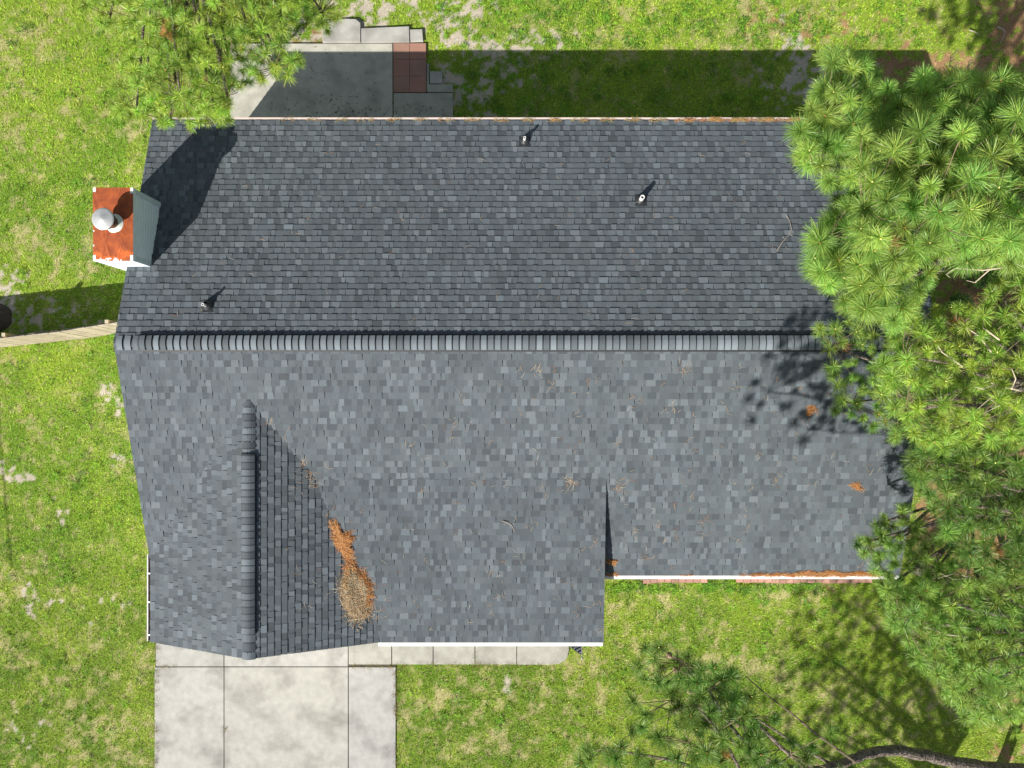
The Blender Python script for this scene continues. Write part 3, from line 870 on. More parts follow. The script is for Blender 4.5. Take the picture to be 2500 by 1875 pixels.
def needle_scatter():
    rnd = random.Random(17)
    V, F, Cc = [], [], []
    def put(px, py, n, sp, zf=z_top, pal=ORANGE, lift=.016):
        for _ in range(n):
            p = onplane(px + rnd.gauss(0, sp), py + rnd.gauss(0, sp), zf)
            if not (XW + .05 < p.x < XE - .1): continue
            a = rnd.uniform(0, 6.28); d = Vector((math.cos(a), math.sin(a), 0)); L_ = rnd.uniform(.08, .18)
            q = p + d * L_; d = Vector((q.x, q.y, zf(q.x, q.y))) - p; d.normalize()
            p = p + Vector((0, 0, lift))
            c = rnd.choice(pal[2:] + [(.55, .46, .33), (.5, .42, .3), (.45, .36, .26)])
            strand(V, F, Cc, p, d, L_, .0022, c, rnd.uniform(-.2, .2))
    for _ in range(90):
        put(rnd.uniform(420, 1950), rnd.uniform(330, 800), rnd.choice((1, 1, 2)), 4, z_main)
    for _ in range(70): put(rnd.uniform(1000, 1480), rnd.uniform(900, 1540), rnd.choice((1, 2, 2, 3)), 5)
    for _ in range(105): put(rnd.uniform(1500, 2150), rnd.uniform(880, 1390), rnd.choice((1, 2, 2, 3)), 5, z_main)
    for _ in range(40): put(rnd.uniform(700, 1100), rnd.uniform(1050, 1500), rnd.choice((1, 2)), 5)
    for (x, y, n) in ((740, 1135, 12), (755, 1160, 16), (765, 1180, 14), (655, 1032, 6), (1394, 1178, 30), (1200, 1400, 5), (1510, 1190, 12), (1576, 1358, 10), (1722, 1275, 8), (1543, 1303, 8), (1310, 900, 14), (1670, 900, 14), (1640, 1000, 10), (930, 1495, 10)):
        put(x, y, n, 6)
    mb = MB()
    for f in F: mb.face([V[q] for q in f], Cc[f[0]])
    o = mb.build("fallen_needles", M['straw'])
    tag(o, "single dead pine needles strewn over the roof shingles", "pine needles", kind='stuff')
    # needles that have collected in and on the gutters
    V, F, Cc = [], [], []
    def zg(x, y): return ZE + .004
    def heap(px0, px1, py, amp, n, pal, sp=1.4):
        for _ in range(n):
            px = rnd.uniform(px0, px1); k = math.sin((px - px0) / (px1 - px0) * math.pi)
            x, y = G(px, py - rnd.uniform(0, amp) * k + rnd.gauss(0, sp), ZE)
            a = rnd.gauss(0, .5) + (math.pi if rnd.random() < .5 else 0)
            d = Vector((math.cos(a), math.sin(a), rnd.uniform(-.05, .15))).normalized(); L_ = rnd.uniform(.07, .16)
            zz = max(z_main(x, y) if y > YS else ZE, ZE) + rnd.uniform(.012, .04)
            strand(V, F, Cc, Vector((x, y, zz)) - d * L_ / 2, d, L_, .0028, tuple(q * rnd.uniform(.8, 1.15) for q in rnd.choice(pal)), rnd.uniform(-.3, .3))
    for a, b, am, n in ((1838, 1880, 5, 120), (1880, 1935, 4, 160), (1930, 2010, 9, 520), (1990, 2060, 10, 520), (2050, 2150, 8, 450), (2130, 2180, 3, 60), (1480, 1510, 3, 60), (1800, 1840, 2, 25), (1660, 1690, 2, 15)):
        heap(a, b, 1404, am, n, ORANGE)
    for px in list(range(700, 2000, 65)):
        k = 12 + (px - 700) // 45
        heap(px - 16 + rnd.uniform(-8, 8), px + 18, 294, 2.5, k * (2 if px > 1700 else 1), [(.50, .33, .12), (.42, .22, .07), (.36, .30, .12)], 1.8)
    heap(1650, 2120, 294.5, 1, 300, ORANGE, .8)
    mb = MB()
    for f in F: mb.face([V[q] for q in f], Cc[f[0]])
    o = mb.build("gutter_needles", M['straw'])
    tag(o, "orange pine needles heaped along the gutters of the house", "pine needles", kind='stuff')
    # debris on the patio
    V, F, Cc = [], [], []
    for _ in range(200):
        q = rnd.choice(((830, 255, 30, 40), (760, 270, 90, 18), (900, 280, 60, 12), (1030, 280, 40, 15), (760, 190, 60, 60)))
        px, py = rnd.gauss(q[0], q[2]), min(288, rnd.gauss(q[1], q[3]))
        if py < 112 or (px > 962 and py < 230): continue
        x, y = G(px, py, .06); a = rnd.uniform(0, 6.28)
        strand(V, F, Cc, Vector((x, y, .066)), Vector((math.cos(a), math.sin(a), 0)), rnd.uniform(.02, .09), .006, rnd.choice(((.05, .035, .03), (.08, .05, .03))), rnd.uniform(-.4, .4))
    mb = MB()
    for f in F: mb.face([V[q] for q in f], Cc[f[0]])
    o = mb.build("patio_litter", M['straw'])
    tag(o, "dark specks of leaf litter scattered on the shaded patio", "litter", kind='stuff')
needle_scatter()

def twig(name, pts, zf, r, label, cat="twig", lift=.02, branches=(), mt='deadwood', group=None):
    mb = MB()
    P = [onplane(x, y, zf) + Vector((0, 0, lift + (.02 * (i % 2)))) for i, (x, y) in enumerate(pts)]
    mb.tube(P, [r * (1 - .6 * i / (len(P) - 1)) for i in range(len(P))], 6)
    for b in branches:
        Q = [onplane(x, y, zf) + Vector((0, 0, lift + .01 * i)) for i, (x, y) in enumerate(b)]
        mb.tube(Q, [r * .6 * (1 - .6 * i / (len(Q) - 1)) for i in range(len(Q))], 5)
    o = mb.build(name, M[mt]); tag(o, label, cat, group)
twig("fallen_twig", [(1896, 613), (1908, 592), (1925, 574), (1931, 560), (1927, 540), (1917, 525)], z_main, .010, "crooked bare twig lying on the shingles left of the big pine", branches=[[(1914, 583), (1911, 577)], [(1931, 573), (1934, 577)]])
twig("fallen_twig", [(1227, 1271), (1240, 1276), (1251, 1284), (1255, 1296)], z_top, .009, "short curved twig lying on the front porch roof", branches=[[(1236, 1275), (1230, 1282)]])
zg0 = lambda x, y: .03
twig("fallen_branch", [(2434, 66), (2447, 74), (2453, 80), (2447, 92), (2440, 108)], zg0, .022, "pale bent stick on the shaded needle litter in the top right corner", "branch")
twig("fallen_branch", [(2365, 74), (2378, 80), (2392, 86)], zg0, .018, "straight short stick on the grass left of the pale bent stick", "branch")

# bare twigs reaching out of the big pine are added to the pine itself below

# ------------------------------------------------------------------ brick edging
px = 1500.0; bi = 0
while px < 2130:
    w_ = 17.5
    a = G(px, 1412, .03); b = G(px + w_ - 1.2, 1412, .03)
    y1 = a[1] + random.uniform(-.02, .015) - .015
    mb = MB(); mb.box(a[0], b[0], y1 - .10, y1, -.02, .05 + random.uniform(-.008, .008), tuple([random.uniform(.85, 1.35)] * 3))
    if 1795 < px or (1560 < px < 1720):
        tag(mb.build("brick", M['brick']), "red brick set in the row edging the bed under the front gutter", "brick", "bricks edging the front bed")
    px += w_

# ------------------------------------------------------------------ fence
ztf = 1.28
f0 = Vector((*G(-420, 872, ztf), 0)); f1 = Vector((*G(146, 811, ztf), 0)); f2 = Vector((*G(296, 786, ztf), 0))
base = Vector((f0.x, f0.y, 0))
fence = thing("wooden_fence", "low weathered wooden picket fence between the lawn edge and the house", "fence", tuple(base))
def panel(a, b):
    mb = MB(); d = (b - a); L_ = d.length; d.normalize(); s = Vector((-d.y, d.x, 0)); s = s if s.y < 0 else -s
    n = int(L_ / .145); st = L_ / n
    lean = Vector((0, .035, 0))
    for i in range(n):
        q = a + d * (i * st + .003); r = a + d * ((i + 1) * st - .005)
        h = ztf + random.uniform(-.02, .012); c = tuple([random.uniform(.82, 1.15)] * 3)
        off = s * random.uniform(.0, .006)
        B = [q + off - lean, r + off - lean, r + off - lean - s * .018, q + off - lean - s * .018]
        sk = d * random.uniform(-.008, .008)
        T = [p + lean + sk + Vector((0, 0, h)) for p in B]
        mb.face(T, (1.2, 1.2, 1.25)); mb.face(B[::-1])
        for k in range(4): mb.face([B[k], B[(k + 1) % 4], T[(k + 1) % 4], T[k]], c)
    mb.build("picket_panel", M['wood'], fence)
    mb = MB()
    for z, kk in ((ztf - .14, .95), (.3, .2)):
        A_ = a - s * .02 - lean * (1 - kk) ; B_ = b - s * .02 - lean * (1 - kk)
        P_ = [A_, B_, B_ - s * .04, A_ - s * .04]
        mb.face([p + Vector((0, 0, z + .09)) for p in P_], (.75, .78, .85)); mb.face([p + Vector((0, 0, z)) for p in P_])
        for k in range(4):
            l = (k + 1) % 4; mb.face([P_[k] + Vector((0, 0, z)), P_[l] + Vector((0, 0, z)), P_[l] + Vector((0, 0, z + .09)), P_[k] + Vector((0, 0, z + .09))], (.8, .8, .8))
    mb.build("rail", M['wood'], fence)
panel(f0, f1); panel(f1 + Vector((.02, .01, 0)), f2 + Vector((.3, .04, 0)))
for px, py in ((8, 817), (260, 785)):
    x, y = G(px, py, ztf + .04); mb = MB()
    hb = .045
    B = [(x - hb, y - hb - .05, 0), (x + hb, y - hb - .05, 0), (x + hb, y + hb - .05, 0), (x - hb, y + hb - .05, 0)]
    T = [(x - hb, y - hb, ztf + .04), (x + hb, y - hb, ztf + .04), (x + hb, y + hb, ztf + .04), (x - hb, y + hb, ztf + .04)]
    mb.face(T, (1.3, 1.3, 1.3)); 
    for k in range(4): mb.face([B[k], B[(k + 1) % 4], T[(k + 1) % 4], T[k]], (1.1, .9, .6))
    mb.build("post", M['wood'], fence)

# ------------------------------------------------------------------ flag
px_, py_ = G(1420.5, 1606, 2.25)
flag = thing("house_flag", "stars and stripes flag hanging from a short pole on the porch corner", "flag", (px_, py_ + .75, 1.75))
tip = Vector((px_, py_, 2.28)); root = Vector((px_ + .02, -5.42, 1.62))
mb = MB(); mb.tube([root, tip], .013, 10, (.9, .9, .95)); mb.lathe([(0, .05), (.02, .035), (.026, .015), (.018, -.01), (0, -.02)], tuple(tip), 12)
mb.build("pole", M['metal'], flag)
mb = MB()
NS, NT = 26, 40
hoist = .80; fly = 1.25
pd = (root - tip).normalized()
def cl(s, t):
    b = tip + pd * (.07 + s * hoist)
    f = t * fly
    fold = .035 * math.sin(s * 16 + t * 2.0) * min(1, t * 3)
    return b + Vector((-.80 * f * (1 - .25 * t) + fold * .3, .30 * f * (1 - .6 * s) + fold, -.62 * f - .1 * t * t))
for i in range(NS):
    for j in range(NT):
        s0, s1, t0, t1 = i / NS, (i + 1) / NS, j / NT, (j + 1) / NT
        if i < NS * 7 / 13 and j < NT * .42: c = (.012, .02, .065)
        else: c = (.55, .03, .035) if (int(i / 2) % 2 == 0) else (.8, .8, .8)
        mb.face([cl(s0, t0), cl(s1, t0), cl(s1, t1), cl(s0, t1)], c)
for r in range(9):
    for q in range(6 if r % 2 == 0 else 5):
        s = (r + .8) / 9.6 * 7 / 13; t = ((q + (.55 if r % 2 == 0 else 1.05)) / 6.1) * .42
        c = cl(s, t); e1 = (cl(s + .01, t) - c).normalized(); e2 = (cl(s, t + .01) - c).normalized(); n = e1.cross(e2).normalized()
        if n.z < 0: n = -n
        pts = [c + n * .004 + (e1 * math.cos(a) + e2 * math.sin(a)) * (.023 if k % 2 == 0 else .010) for k, a in enumerate([math.pi * 2 * k / 10 for k in range(10)])]
        mb.face(pts, (.85, .85, .85))
mb.build("cloth", M['cloth'], flag)

# ------------------------------------------------------------------ pines
BUD = (.55, .42, .10)
def tufts(T, seed, needles=90, wk=1.0):
    """T: list of (pos, axis, length, tone). Returns V,F,col arrays of needle strips"""
    rng = np.random.default_rng(seed)
    Vs, Cs = [], []
    for pos, ax, L_, tone in T:
        n = int(needles * 2.7 * rng.uniform(.8, 1.15))
        ax = np.array(ax) / np.linalg.norm(ax)
        a = np.cross(ax, [0.3, .9, .1]); a /= np.linalg.norm(a); b = np.cross(ax, a)
        th = np.radians(np.where(rng.random(n) < .25, rng.uniform(15, 45, n), rng.uniform(45, 105, n)))
        ph = rng.uniform(0, 2 * np.pi, n)
        d = np.cos(th)[:, None] * ax + np.sin(th)[:, None] * (np.cos(ph)[:, None] * a + np.sin(ph)[:, None] * b)
        back = rng.uniform(0, .07, n)[:, None]
        p0 = np.array(pos) - ax * back * (L_ / .18)
        Ls = (L_ * rng.uniform(.72, 1.08, n))[:, None]
        g = np.zeros_like(d); g[:, 2] = -1
        p1 = p0 + d * Ls * .5 + g * Ls * .015
        p2 = p0 + d * Ls + g * Ls * .10
        # strip width direction: random around the needle
        r = rng.normal(size=(n, 3)); s = np.cross(d, r); s /= np.linalg.norm(s, axis=1)[:, None]
        w0 = .0018 * wk; w1 = .0023 * wk; w2 = .0009 * wk
        V = np.stack([p0 - s * w0, p0 + s * w0, p1 - s * w1, p1 + s * w1, p2 - s * w2, p2 + s * w2], 1)
        Vs.append(V.reshape(-1, 3))
        base = np.array(tone)
        k = rng.uniform(.7, 1.45, n) * rng.uniform(.88, 1.12)
        hue = rng.uniform(-.15, .15, n)
        c = base[None, :] * k[:, None]; c[:, 0] *= 1 + hue * 1.5; c[:, 2] *= 1 - hue
        Cs.append(np.repeat(c, 6, axis=0))
    V = np.concatenate(Vs); Cc = np.concatenate(Cs)
    m = len(V) // 6
    i = np.arange(m)[:, None] * 6
    F = np.concatenate([i + np.array([0, 1, 3, 2]), i + np.array([2, 3, 5, 4])])
    return V, F, np.clip(Cc, 0, 1)

def in_poly(x, y, P):
    c = False; n = len(P); j = n - 1
    for i in range(n):
        xi, yi = P[i]; xj, yj = P[j]
        if (yi > y) != (yj > y) and x < (xj - xi) * (y - yi) / (yj - yi) + xi: c = not c
        j = i
    return c

def pine(name, label, trunk, regions, extra=(), seed=0, needles=90, bare=(), trunk_r=.17, limb_k=None, wk=1.0, bare_col=(1.35, 1.3, 1.25)):
    """trunk: list of 3D points base->top. regions: (photo outline, zlo, zhi, spacing m, needle length, tone, uplean, fill)
    each tuft gets a real 3D place inside the crown volume and a twig back to a limb"""
    rnd = random.Random(seed)
    TP = [Vector(p) for p in trunk]
    root = thing(name, label, "pine tree", tuple(TP[0]))
    def trunk_at(z):
        for a, b in zip(TP[:-1], TP[1:]):
            if a.z <= z <= b.z or b is TP[-1]:
                t = (z - a.z) / max(b.z - a.z, .01); return a.lerp(b, max(0, min(1, t)))
    T = []
    for outl, zlo, zhi, sp, nl, tone, upl, fill in regions:
        xs = [p[0] for p in outl]; ys = [p[1] for p in outl]
        zm = (zlo + zhi) / 2
        area_px = (max(xs) - min(xs)) * (max(ys) - min(ys)) * ((CZ - zm) / FPX) ** 2
        tries = int(area_px / sp ** 2 * 14 * fill); pts = []
        for _ in range(tries):
            px, py = rnd.uniform(min(xs), max(xs)), rnd.uniform(min(ys), max(ys))
            if not in_poly(px, py, outl): continue
            lay = rnd.random()
            z = zlo + (zhi - zlo) * (lay ** .8)
            x, y = G(px, py, z)
            mind = sp * (1.0 if lay > .45 else 1.15)
            if any((q.x - x) ** 2 + (q.y - y) ** 2 + ((q.z - z) * .8) ** 2 < mind * mind for q in pts): continue
            pts.append(Vector((x, y, z)))
        for q in pts:
            kt = rnd.uniform(.72, 1.22); yl = rnd.uniform(.84, 1.14)
            tn = (tone[0] * kt * yl, tone[1] * kt, tone[2] * kt)
            if rnd.random() < .006: tn = (.42, .22, .08)
            T.append((q, nl * rnd.uniform(.62, 1.2), tn, upl))
    for px, py, z, nl, tone in extra:
        T.append((Vector(G3(px, py, z)), nl, tone, .8))
    # limbs: cluster the tufts
    K = limb_k or max(3, len(T) // 14)
    seeds = [T[i][0].copy() for i in rnd.sample(range(len(T)), min(K, len(T)))]
    for _ in range(4):
        cl_ = [[] for _ in seeds]
        for t in T:
            k = min(range(len(seeds)), key=lambda i: (seeds[i] - t[0]).length_squared); cl_[k].append(t)
        seeds = [sum((t[0] for t in c), Vector()) / len(c) if c else s for c, s in zip(cl_, seeds)]
    wood = MB(); tw = MB(); out = []
    ztop = TP[-1].z
    for s, c in zip(seeds, cl_):
        if not c: continue
        c0 = s - Vector((0, 0, .42))
        hd = math.hypot(c0.x - TP[-1].x, c0.y - TP[-1].y)
        zt = max(TP[0].z + 1.2, min(ztop - .1, c0.z - .25 * hd + .2))
        st = trunk_at(zt)
        mid = st.lerp(c0, .5) + Vector((rnd.uniform(-.15, .15), rnd.uniform(-.15, .15), .12 * hd * .4))
        q1 = st.lerp(mid, .5) + Vector((rnd.uniform(-.08, .08), rnd.uniform(-.08, .08), .03))
        q2 = mid.lerp(c0, .5) + Vector((rnd.uniform(-.08, .08), rnd.uniform(-.08, .08), .03))
        r0 = min(.055, .015 + .012 * hd)
        wood.tube([st, q1, mid, q2, c0], [r0, r0 * .85, r0 * .7, r0 * .55, r0 * .4], 6)
        for p, nl, tone, upl in c:
            d = p - c0
            # twigs join the limb somewhere along its outer half
            j = (mid, q2, c0)[min(range(3), key=lambda i: ((mid, q2, c0)[i] - p).length)]
            m_ = j.lerp(p, .55) + Vector((rnd.uniform(-.04, .04), rnd.uniform(-.04, .04), -.04))
            tw.tube([j, m_, p], [.007, .006, .004], 4, (.5, .45, .36), cap=False)
            dh = Vector((p.x - j.x, p.y - j.y, 0))
            if dh.length > .01: dh.normalize()
            ax = dh * rnd.uniform(.2, .9) + Vector((rnd.uniform(-.3, .3), rnd.uniform(-.3, .3), upl))
            out.append((tuple(p), tuple(ax), nl, tone))
            if rnd.random() < .55:
                a = ax.normalized()
                tw.tube([p, p + a * .035], [.011, .003], 5, (2.6, 2.7, 1.3) if rnd.random() < .6 else (1.8, 1.1, .6))
    for b in bare:
        P = [Vector(G3(*q)) for q in b[1:]]
        tw.tube(P, [b[0] * (1 - .7 * i / (len(P) - 1)) for i in range(len(P))], 5, bare_col)
    V, F, Cc = tufts(out, seed + 50, needles, wk)
    # trunk rings
    n = len(TP)
    wood_t = wood
    P = []
    for a, b in zip(TP[:-1], TP[1:]):
        for k in range(4): P.append(a.lerp(b, k / 4) + Vector((rnd.uniform(-.015, .015), rnd.uniform(-.015, .015), 0)))
    P.append(TP[-1])
    wood_t.tube(P, [trunk_r * (1.25 if i == 0 else 1) * (1 - .72 * i / (len(P) - 1)) for i in range(len(P))], 14)
    wood_t.build("trunk", M['bark'], root, smooth=True)
    fast_mesh("crown", V, F, Cc, M['needle'], root)
    tw.build("twigs", M['deadwood'], root)
    return root

GA = (.27, .425, .08)     # fresh blue-green needles
GB = (.35, .50, .075)     # yellow-green
GD = (.18, .30, .055)     # deeper green
# big tall pine in the right upper part
A_out = [(2010, 135), (2105, 130), (2150, 190), (2210, 230), (2260, 175), (2300, 190), (2400, 180), (2440, 190), (2560, 200), (2560, 640), (2420, 650), (2330, 640), (2280, 660), (2230, 760), (2190, 790), (2080, 760), (2020, 690), (1985, 660), (1985, 575), (2030, 520), (2070, 510), (2010, 470), (1990, 425), (1950, 370), (1945, 320), (1990, 300), (1975, 235), (2030, 200)]
A_in = [(2080, 320), (2560, 260), (2560, 620), (2300, 600), (2180, 700), (2090, 560), (2100, 430)]
tA = G(2620, 480, 9.5)
pine("pine_tree", "tallest pine with large green needle tufts overhanging the roof's right end", [(tA[0] + .5, tA[1] - .4, 0), (tA[0] + .35, tA[1] - .2, 4), (tA[0] + .1, tA[1], 8), (tA[0], tA[1], 10.8)],
     [(A_out, 8.2, 10.2, .23, .225, GA, 1.0, 1.0), (A_in, 9.8, 11.2, .27, .23, GA, 1.2, 1.0), (A_out, 6.6, 8.0, .32, .21, GD, .8, .8)],
     [(1975, 335, 9.4, .215, GA), (1998, 232, 9.2, .2, GA), (2026, 128, 8.8, .18, GA), (2075, 132, 8.9, .19, GA), (2120, 173, 9.2, .2, GA), (2248, 187, 8.6, .18, GA), (2000, 585, 9.4, .2, GA), (2016, 630, 9.3, .2, GA), (2003, 660, 9.2, .2, GA)], seed=31, needles=105, trunk_r=.24,
     bare=[(.013, (2400, 230, 8.3), (2370, 190, 8.3), (2340, 172, 8.3), (2318, 160, 8.3), (2321, 138, 8.4), (2338, 121, 8.4)), (.009, (2318, 160, 8.3), (2303, 165, 8.3), (2310, 175, 8.2), (2318, 176, 8.2)), (.008, (2340, 172, 8.3), (2333, 160, 8.3), (2338, 150, 8.3)), (.008, (2321, 142, 8.4), (2330, 137, 8.4)), (.008, (2320, 150, 8.4), (2334, 143, 8.4)),
           (.011, (2370, 190, 8.3), (2362, 165, 8.3), (2372, 152, 8.3), (2380, 155, 8.3), (2383, 142, 8.4), (2403, 129, 8.4)), (.008, (2362, 165, 8.3), (2366, 150, 8.3), (2374, 141, 8.3)), (.008, (2340, 172, 8.3), (2348, 162, 8.3), (2351, 157, 8.3))])

B_hi = [(2160, 850), (2230, 770), (2290, 745), (2400, 755), (2430, 690), (2560, 640), (2560, 1100), (2440, 1090), (2330, 1100), (2240, 1090), (2200, 1020), (2150, 960)]
B_lo = [(2010, 790), (2060, 770), (2180, 770), (2260, 800), (2280, 1080), (2230, 1095), (2150, 1060), (2080, 1030), (2040, 1000), (2060, 960), (2020, 920), (2030, 860), (1995, 810)]
tB = G(2660, 930, 8)
pine("pine_tree", "yellow green pine with pale bare twigs at the right edge below the tallest pine", [(tB[0] + .3, tB[1] - .2, 0), (tB[0] + .2, tB[1] - .1, 4), (tB[0], tB[1], 8.2)],
     [(B_hi, 6.4, 8.4, .25, .19, GB, 1.0, .8), (B_lo, 4.9, 5.9, .26, .19, GA, .8, .7), (B_hi, 4.8, 6.0, .34, .19, GD, .8, .7)], 
     [(2040, 1003, 5.4, .17, GD), (2034, 918, 5.5, .17, GD), (2002, 797, 5.5, .16, GD)], seed=32, wk=1.15, needles=62, trunk_r=.2,
     bare=[(.022, (2560, 960, 7.4), (2500, 955, 7.8), (2450, 945, 8.1), (2420, 935, 8.3)), (.014, (2450, 945, 8.1), (2420, 970, 8.3), (2385, 1000, 8.3)), (.012, (2470, 950, 8), (2480, 925, 8.3), (2470, 900, 8.4)), (.012, (2430, 938, 8.2), (2400, 950, 8.4), (2380, 945, 8.4)),
           (.012, (2420, 975, 8.2), (2440, 990, 8.4), (2400, 1010, 8.4)), (.012, (2350, 895, 7.9), (2300, 860, 8.1), (2290, 845, 8.2)), (.012, (2420, 860, 8.1), (2390, 820, 8.3), (2360, 800, 8.3)), (.012, (2440, 830, 8.1), (2400, 800, 8.2), (2405, 770, 8.2)),
           (.016, (2560, 640, 9.2), (2480, 650, 9.2), (2400, 660, 9.1), (2330, 655, 9)), (.009, (2330, 655, 9.0), (2310, 670, 9), (2320, 678, 9)), (.010, (2420, 655, 9.1), (2380, 690, 9), (2360, 685, 9)), (.012, (2470, 630, 9.2), (2410, 655, 9.1))])

C_o = [(2225, 1100), (2280, 1090), (2400, 1085), (2560, 1090), (2560, 1400), (2420, 1420), (2330, 1340), (2290, 1280), (2250, 1200), (2220, 1160)]
C_l = [(2130, 1275), (2200, 1240), (2260, 1290), (2330, 1350), (2440, 1420), (2560, 1400), (2560, 1560), (2340, 1560), (2230, 1540), (2160, 1490), (2140, 1400), (2110, 1350), (2090, 1330)]
tC = G(2700, 1250, 7)
pine("pine_tree", "dark green pine beside the lower right roof corner", [(tC[0], tC[1], 0), (tC[0], tC[1] + .1, 4), (tC[0], tC[1], 7.6)],
     [(C_o, 5.2, 7.6, .255, .21, GD, .9, 1.0), (C_o, 3.4, 4.6, .34, .2, GD, .9, .8), (C_l, 4.0, 5.8, .255, .185, GA, .9, .9)],
     [(2140, 1280, 5.0, .16, GA), (2165, 1300, 4.9, .16, GA), (2125, 1325, 4.9, .15, GA), (2110, 1352, 4.9, .16, GA), (2140, 1353, 4.8, .15, GA), (2215, 1240, 5.0, .15, GA), (2158, 1397, 4.4, .16, GA), (2235, 1110, 6.2, .2, GD), (2260, 1165, 6.0, .2, GD)], seed=33, wk=1.2, needles=60, trunk_r=.2)

D_o = [(2160, 1430), (2250, 1440), (2560, 1400), (2560, 1700), (2440, 1760), (2360, 1760), (2310, 1700), (2290, 1660), (2250, 1640), (2230, 1580), (2180, 1530), (2165, 1480)]
D_f = [(2310, 1680), (2560, 1640), (2560, 1800), (2430, 1800), (2350, 1790)]
tD = G(2720, 1600, 6.5)
pine("pine_tree", "bright green pine on the right above the curved leaning trunk", [(tD[0], tD[1], 0), (tD[0], tD[1] + .1, 4), (tD[0], tD[1], 7)],
     [(D_o, 4.4, 6.9, .26, .20, GA, .9, .9), (D_f, 3.4, 4.8, .33, .175, GB, .8, .5)], [(2230, 1610, 5.2, .17, GA), (2260, 1640, 5, .17, GA), (2175, 1450, 5.2, .17, GA)], seed=34, wk=1.2, needles=60, trunk_r=.18,
     bare=[(.012, (2360, 1555, 6.6), (2300, 1548, 6.7), (2280, 1535, 6.8), (2255, 1530, 6.8)), (.012, (2370, 1410, 6.2), (2330, 1400, 6.3), (2290, 1412, 6.3)), (.010, (2370, 1410, 6.2), (2330, 1415, 6.3), (2295, 1400, 6.3))])

# leaning pine along the bottom edge: the trunk bows across the lawn, its sparse branches hang left
E1 = [(1545, 1590), (1600, 1570), (1720, 1600), (1800, 1650), (1870, 1720), (1960, 1800), (2060, 1850), (2060, 1960), (1500, 1960), (1400, 1850), (1560, 1780), (1600, 1700), (1530, 1640)]
E2 = [(1640, 1640), (1720, 1630), (1800, 1680), (1860, 1760), (1860, 1860), (1700, 1860), (1680, 1720)]
E3 = [(1750, 2150), (2350, 2020), (2600, 2150), (2600, 2500), (1900, 2500)]
lean = [(12.6, -10.4, 0.0), (12.1, -9.5, 2.0), G3(2500, 1880, 3.0), G3(2400, 1872, 4.0), G3(2330, 1860, 4.8), G3(2260, 1844, 5.5), G3(2200, 1834, 6.1), G3(2150, 1833, 6.6), G3(2105, 1843, 7.1), G3(2060, 1862, 7.5), G3(2000, 1880, 8.0), G3(1900, 1905, 8.6), G3(1800, 1930, 9.2)]
EX = [(1596, 1607), (1557, 1628), (1655, 1612), (1698, 1630), (1765, 1678), (1543, 1717), (1573, 1748), (1725, 1765), (1434, 1834), (1490, 1848), (1560, 1850), (1610, 1800), (1835, 1700), (1845, 1860), (1962, 1845), (2030, 1790), (1680, 1770), (1420, 1862), (1640, 1690), (1670, 1660), (1610, 1665), (1715, 1700), (1690, 1735), (1650, 1735), (1750, 1730), (1780, 1740), (1800, 1700)]
rE = random.Random(77)
pine("pine_tree", "leaning pine with bowed grey trunk and sparse dark tufts along the bottom edge", lean,
     [(E1, 8.0, 9.6, .36, .175, GD, .9, .8), (E2, 7.6, 9.8, .24, .165, GD, .9, .9)],
     [(x, y, rE.uniform(8.2, 9.4), .195, GD) for x, y in EX], seed=35, needles=72, wk=1.15, trunk_r=.15, bare_col=(.4, .36, .32),
     bare=[(.022, (2090, 1862, 7.6), (1990, 1790, 8.2), (1930, 1740, 8.4), (1870, 1695, 8.5), (1820, 1650, 8.6)), (.02, (1900, 1895, 8.6), (1830, 1850, 8.8), (1785, 1810, 8.9), (1770, 1790, 8.9)), (.016, (1770, 1790, 8.8), (1700, 1720, 8.9), (1640, 1735, 8.9), (1580, 1720, 9.0))])

leaning = [o for o in bpy.data.objects if o.get('label', '').startswith('leaning pine')][0]
for px, py in ((1634, 1600), (1684, 1688), (1800, 1768), (1820, 1800), (1650, 1635), (1690, 1745)):
    c = Vector(G3(px, py, 9.0)); mb = MB()
    prof = [(0, -.05)]
    for k in range(8):
        t = k / 7; r = .012 + .026 * math.sin(math.pi * (.15 + .75 * t)); prof += [(r + .006, -.05 + .1 * t), (r - .004, -.045 + .1 * t)]
    prof.append((0, .058))
    mb.lathe(prof, tuple(c), 10, (.75, .6, .5)); mb.tube([c + Vector((0, 0, .05)), c + Vector((.05, .02, .10)), c + Vector((.22, -.1, .02))], .008, 5, (.5, .45, .4))
    mb.build("pine_cone", M['deadwood'], leaning)
SH = [(1500, 2820), (1600, 2640), (1700, 2700), (1760, 2560), (1850, 2640), (1960, 2560), (2080, 2480), (2140, 2620), (2180, 2900), (2120, 3080), (1900, 3120), (1850, 2960), (1740, 2900)]
pine("pine_tree", "pine beyond the bottom edge of the photo, seen by its shadow on the front lawn", [(7.6, -15.5, 0), (7.4, -15.4, 3), (7.0, -15.3, 7.2)],
     [(SH, 4.4, 7.2, .285, .18, GD, .9, .8)], seed=38, wk=1.8, needles=36, trunk_r=.2)

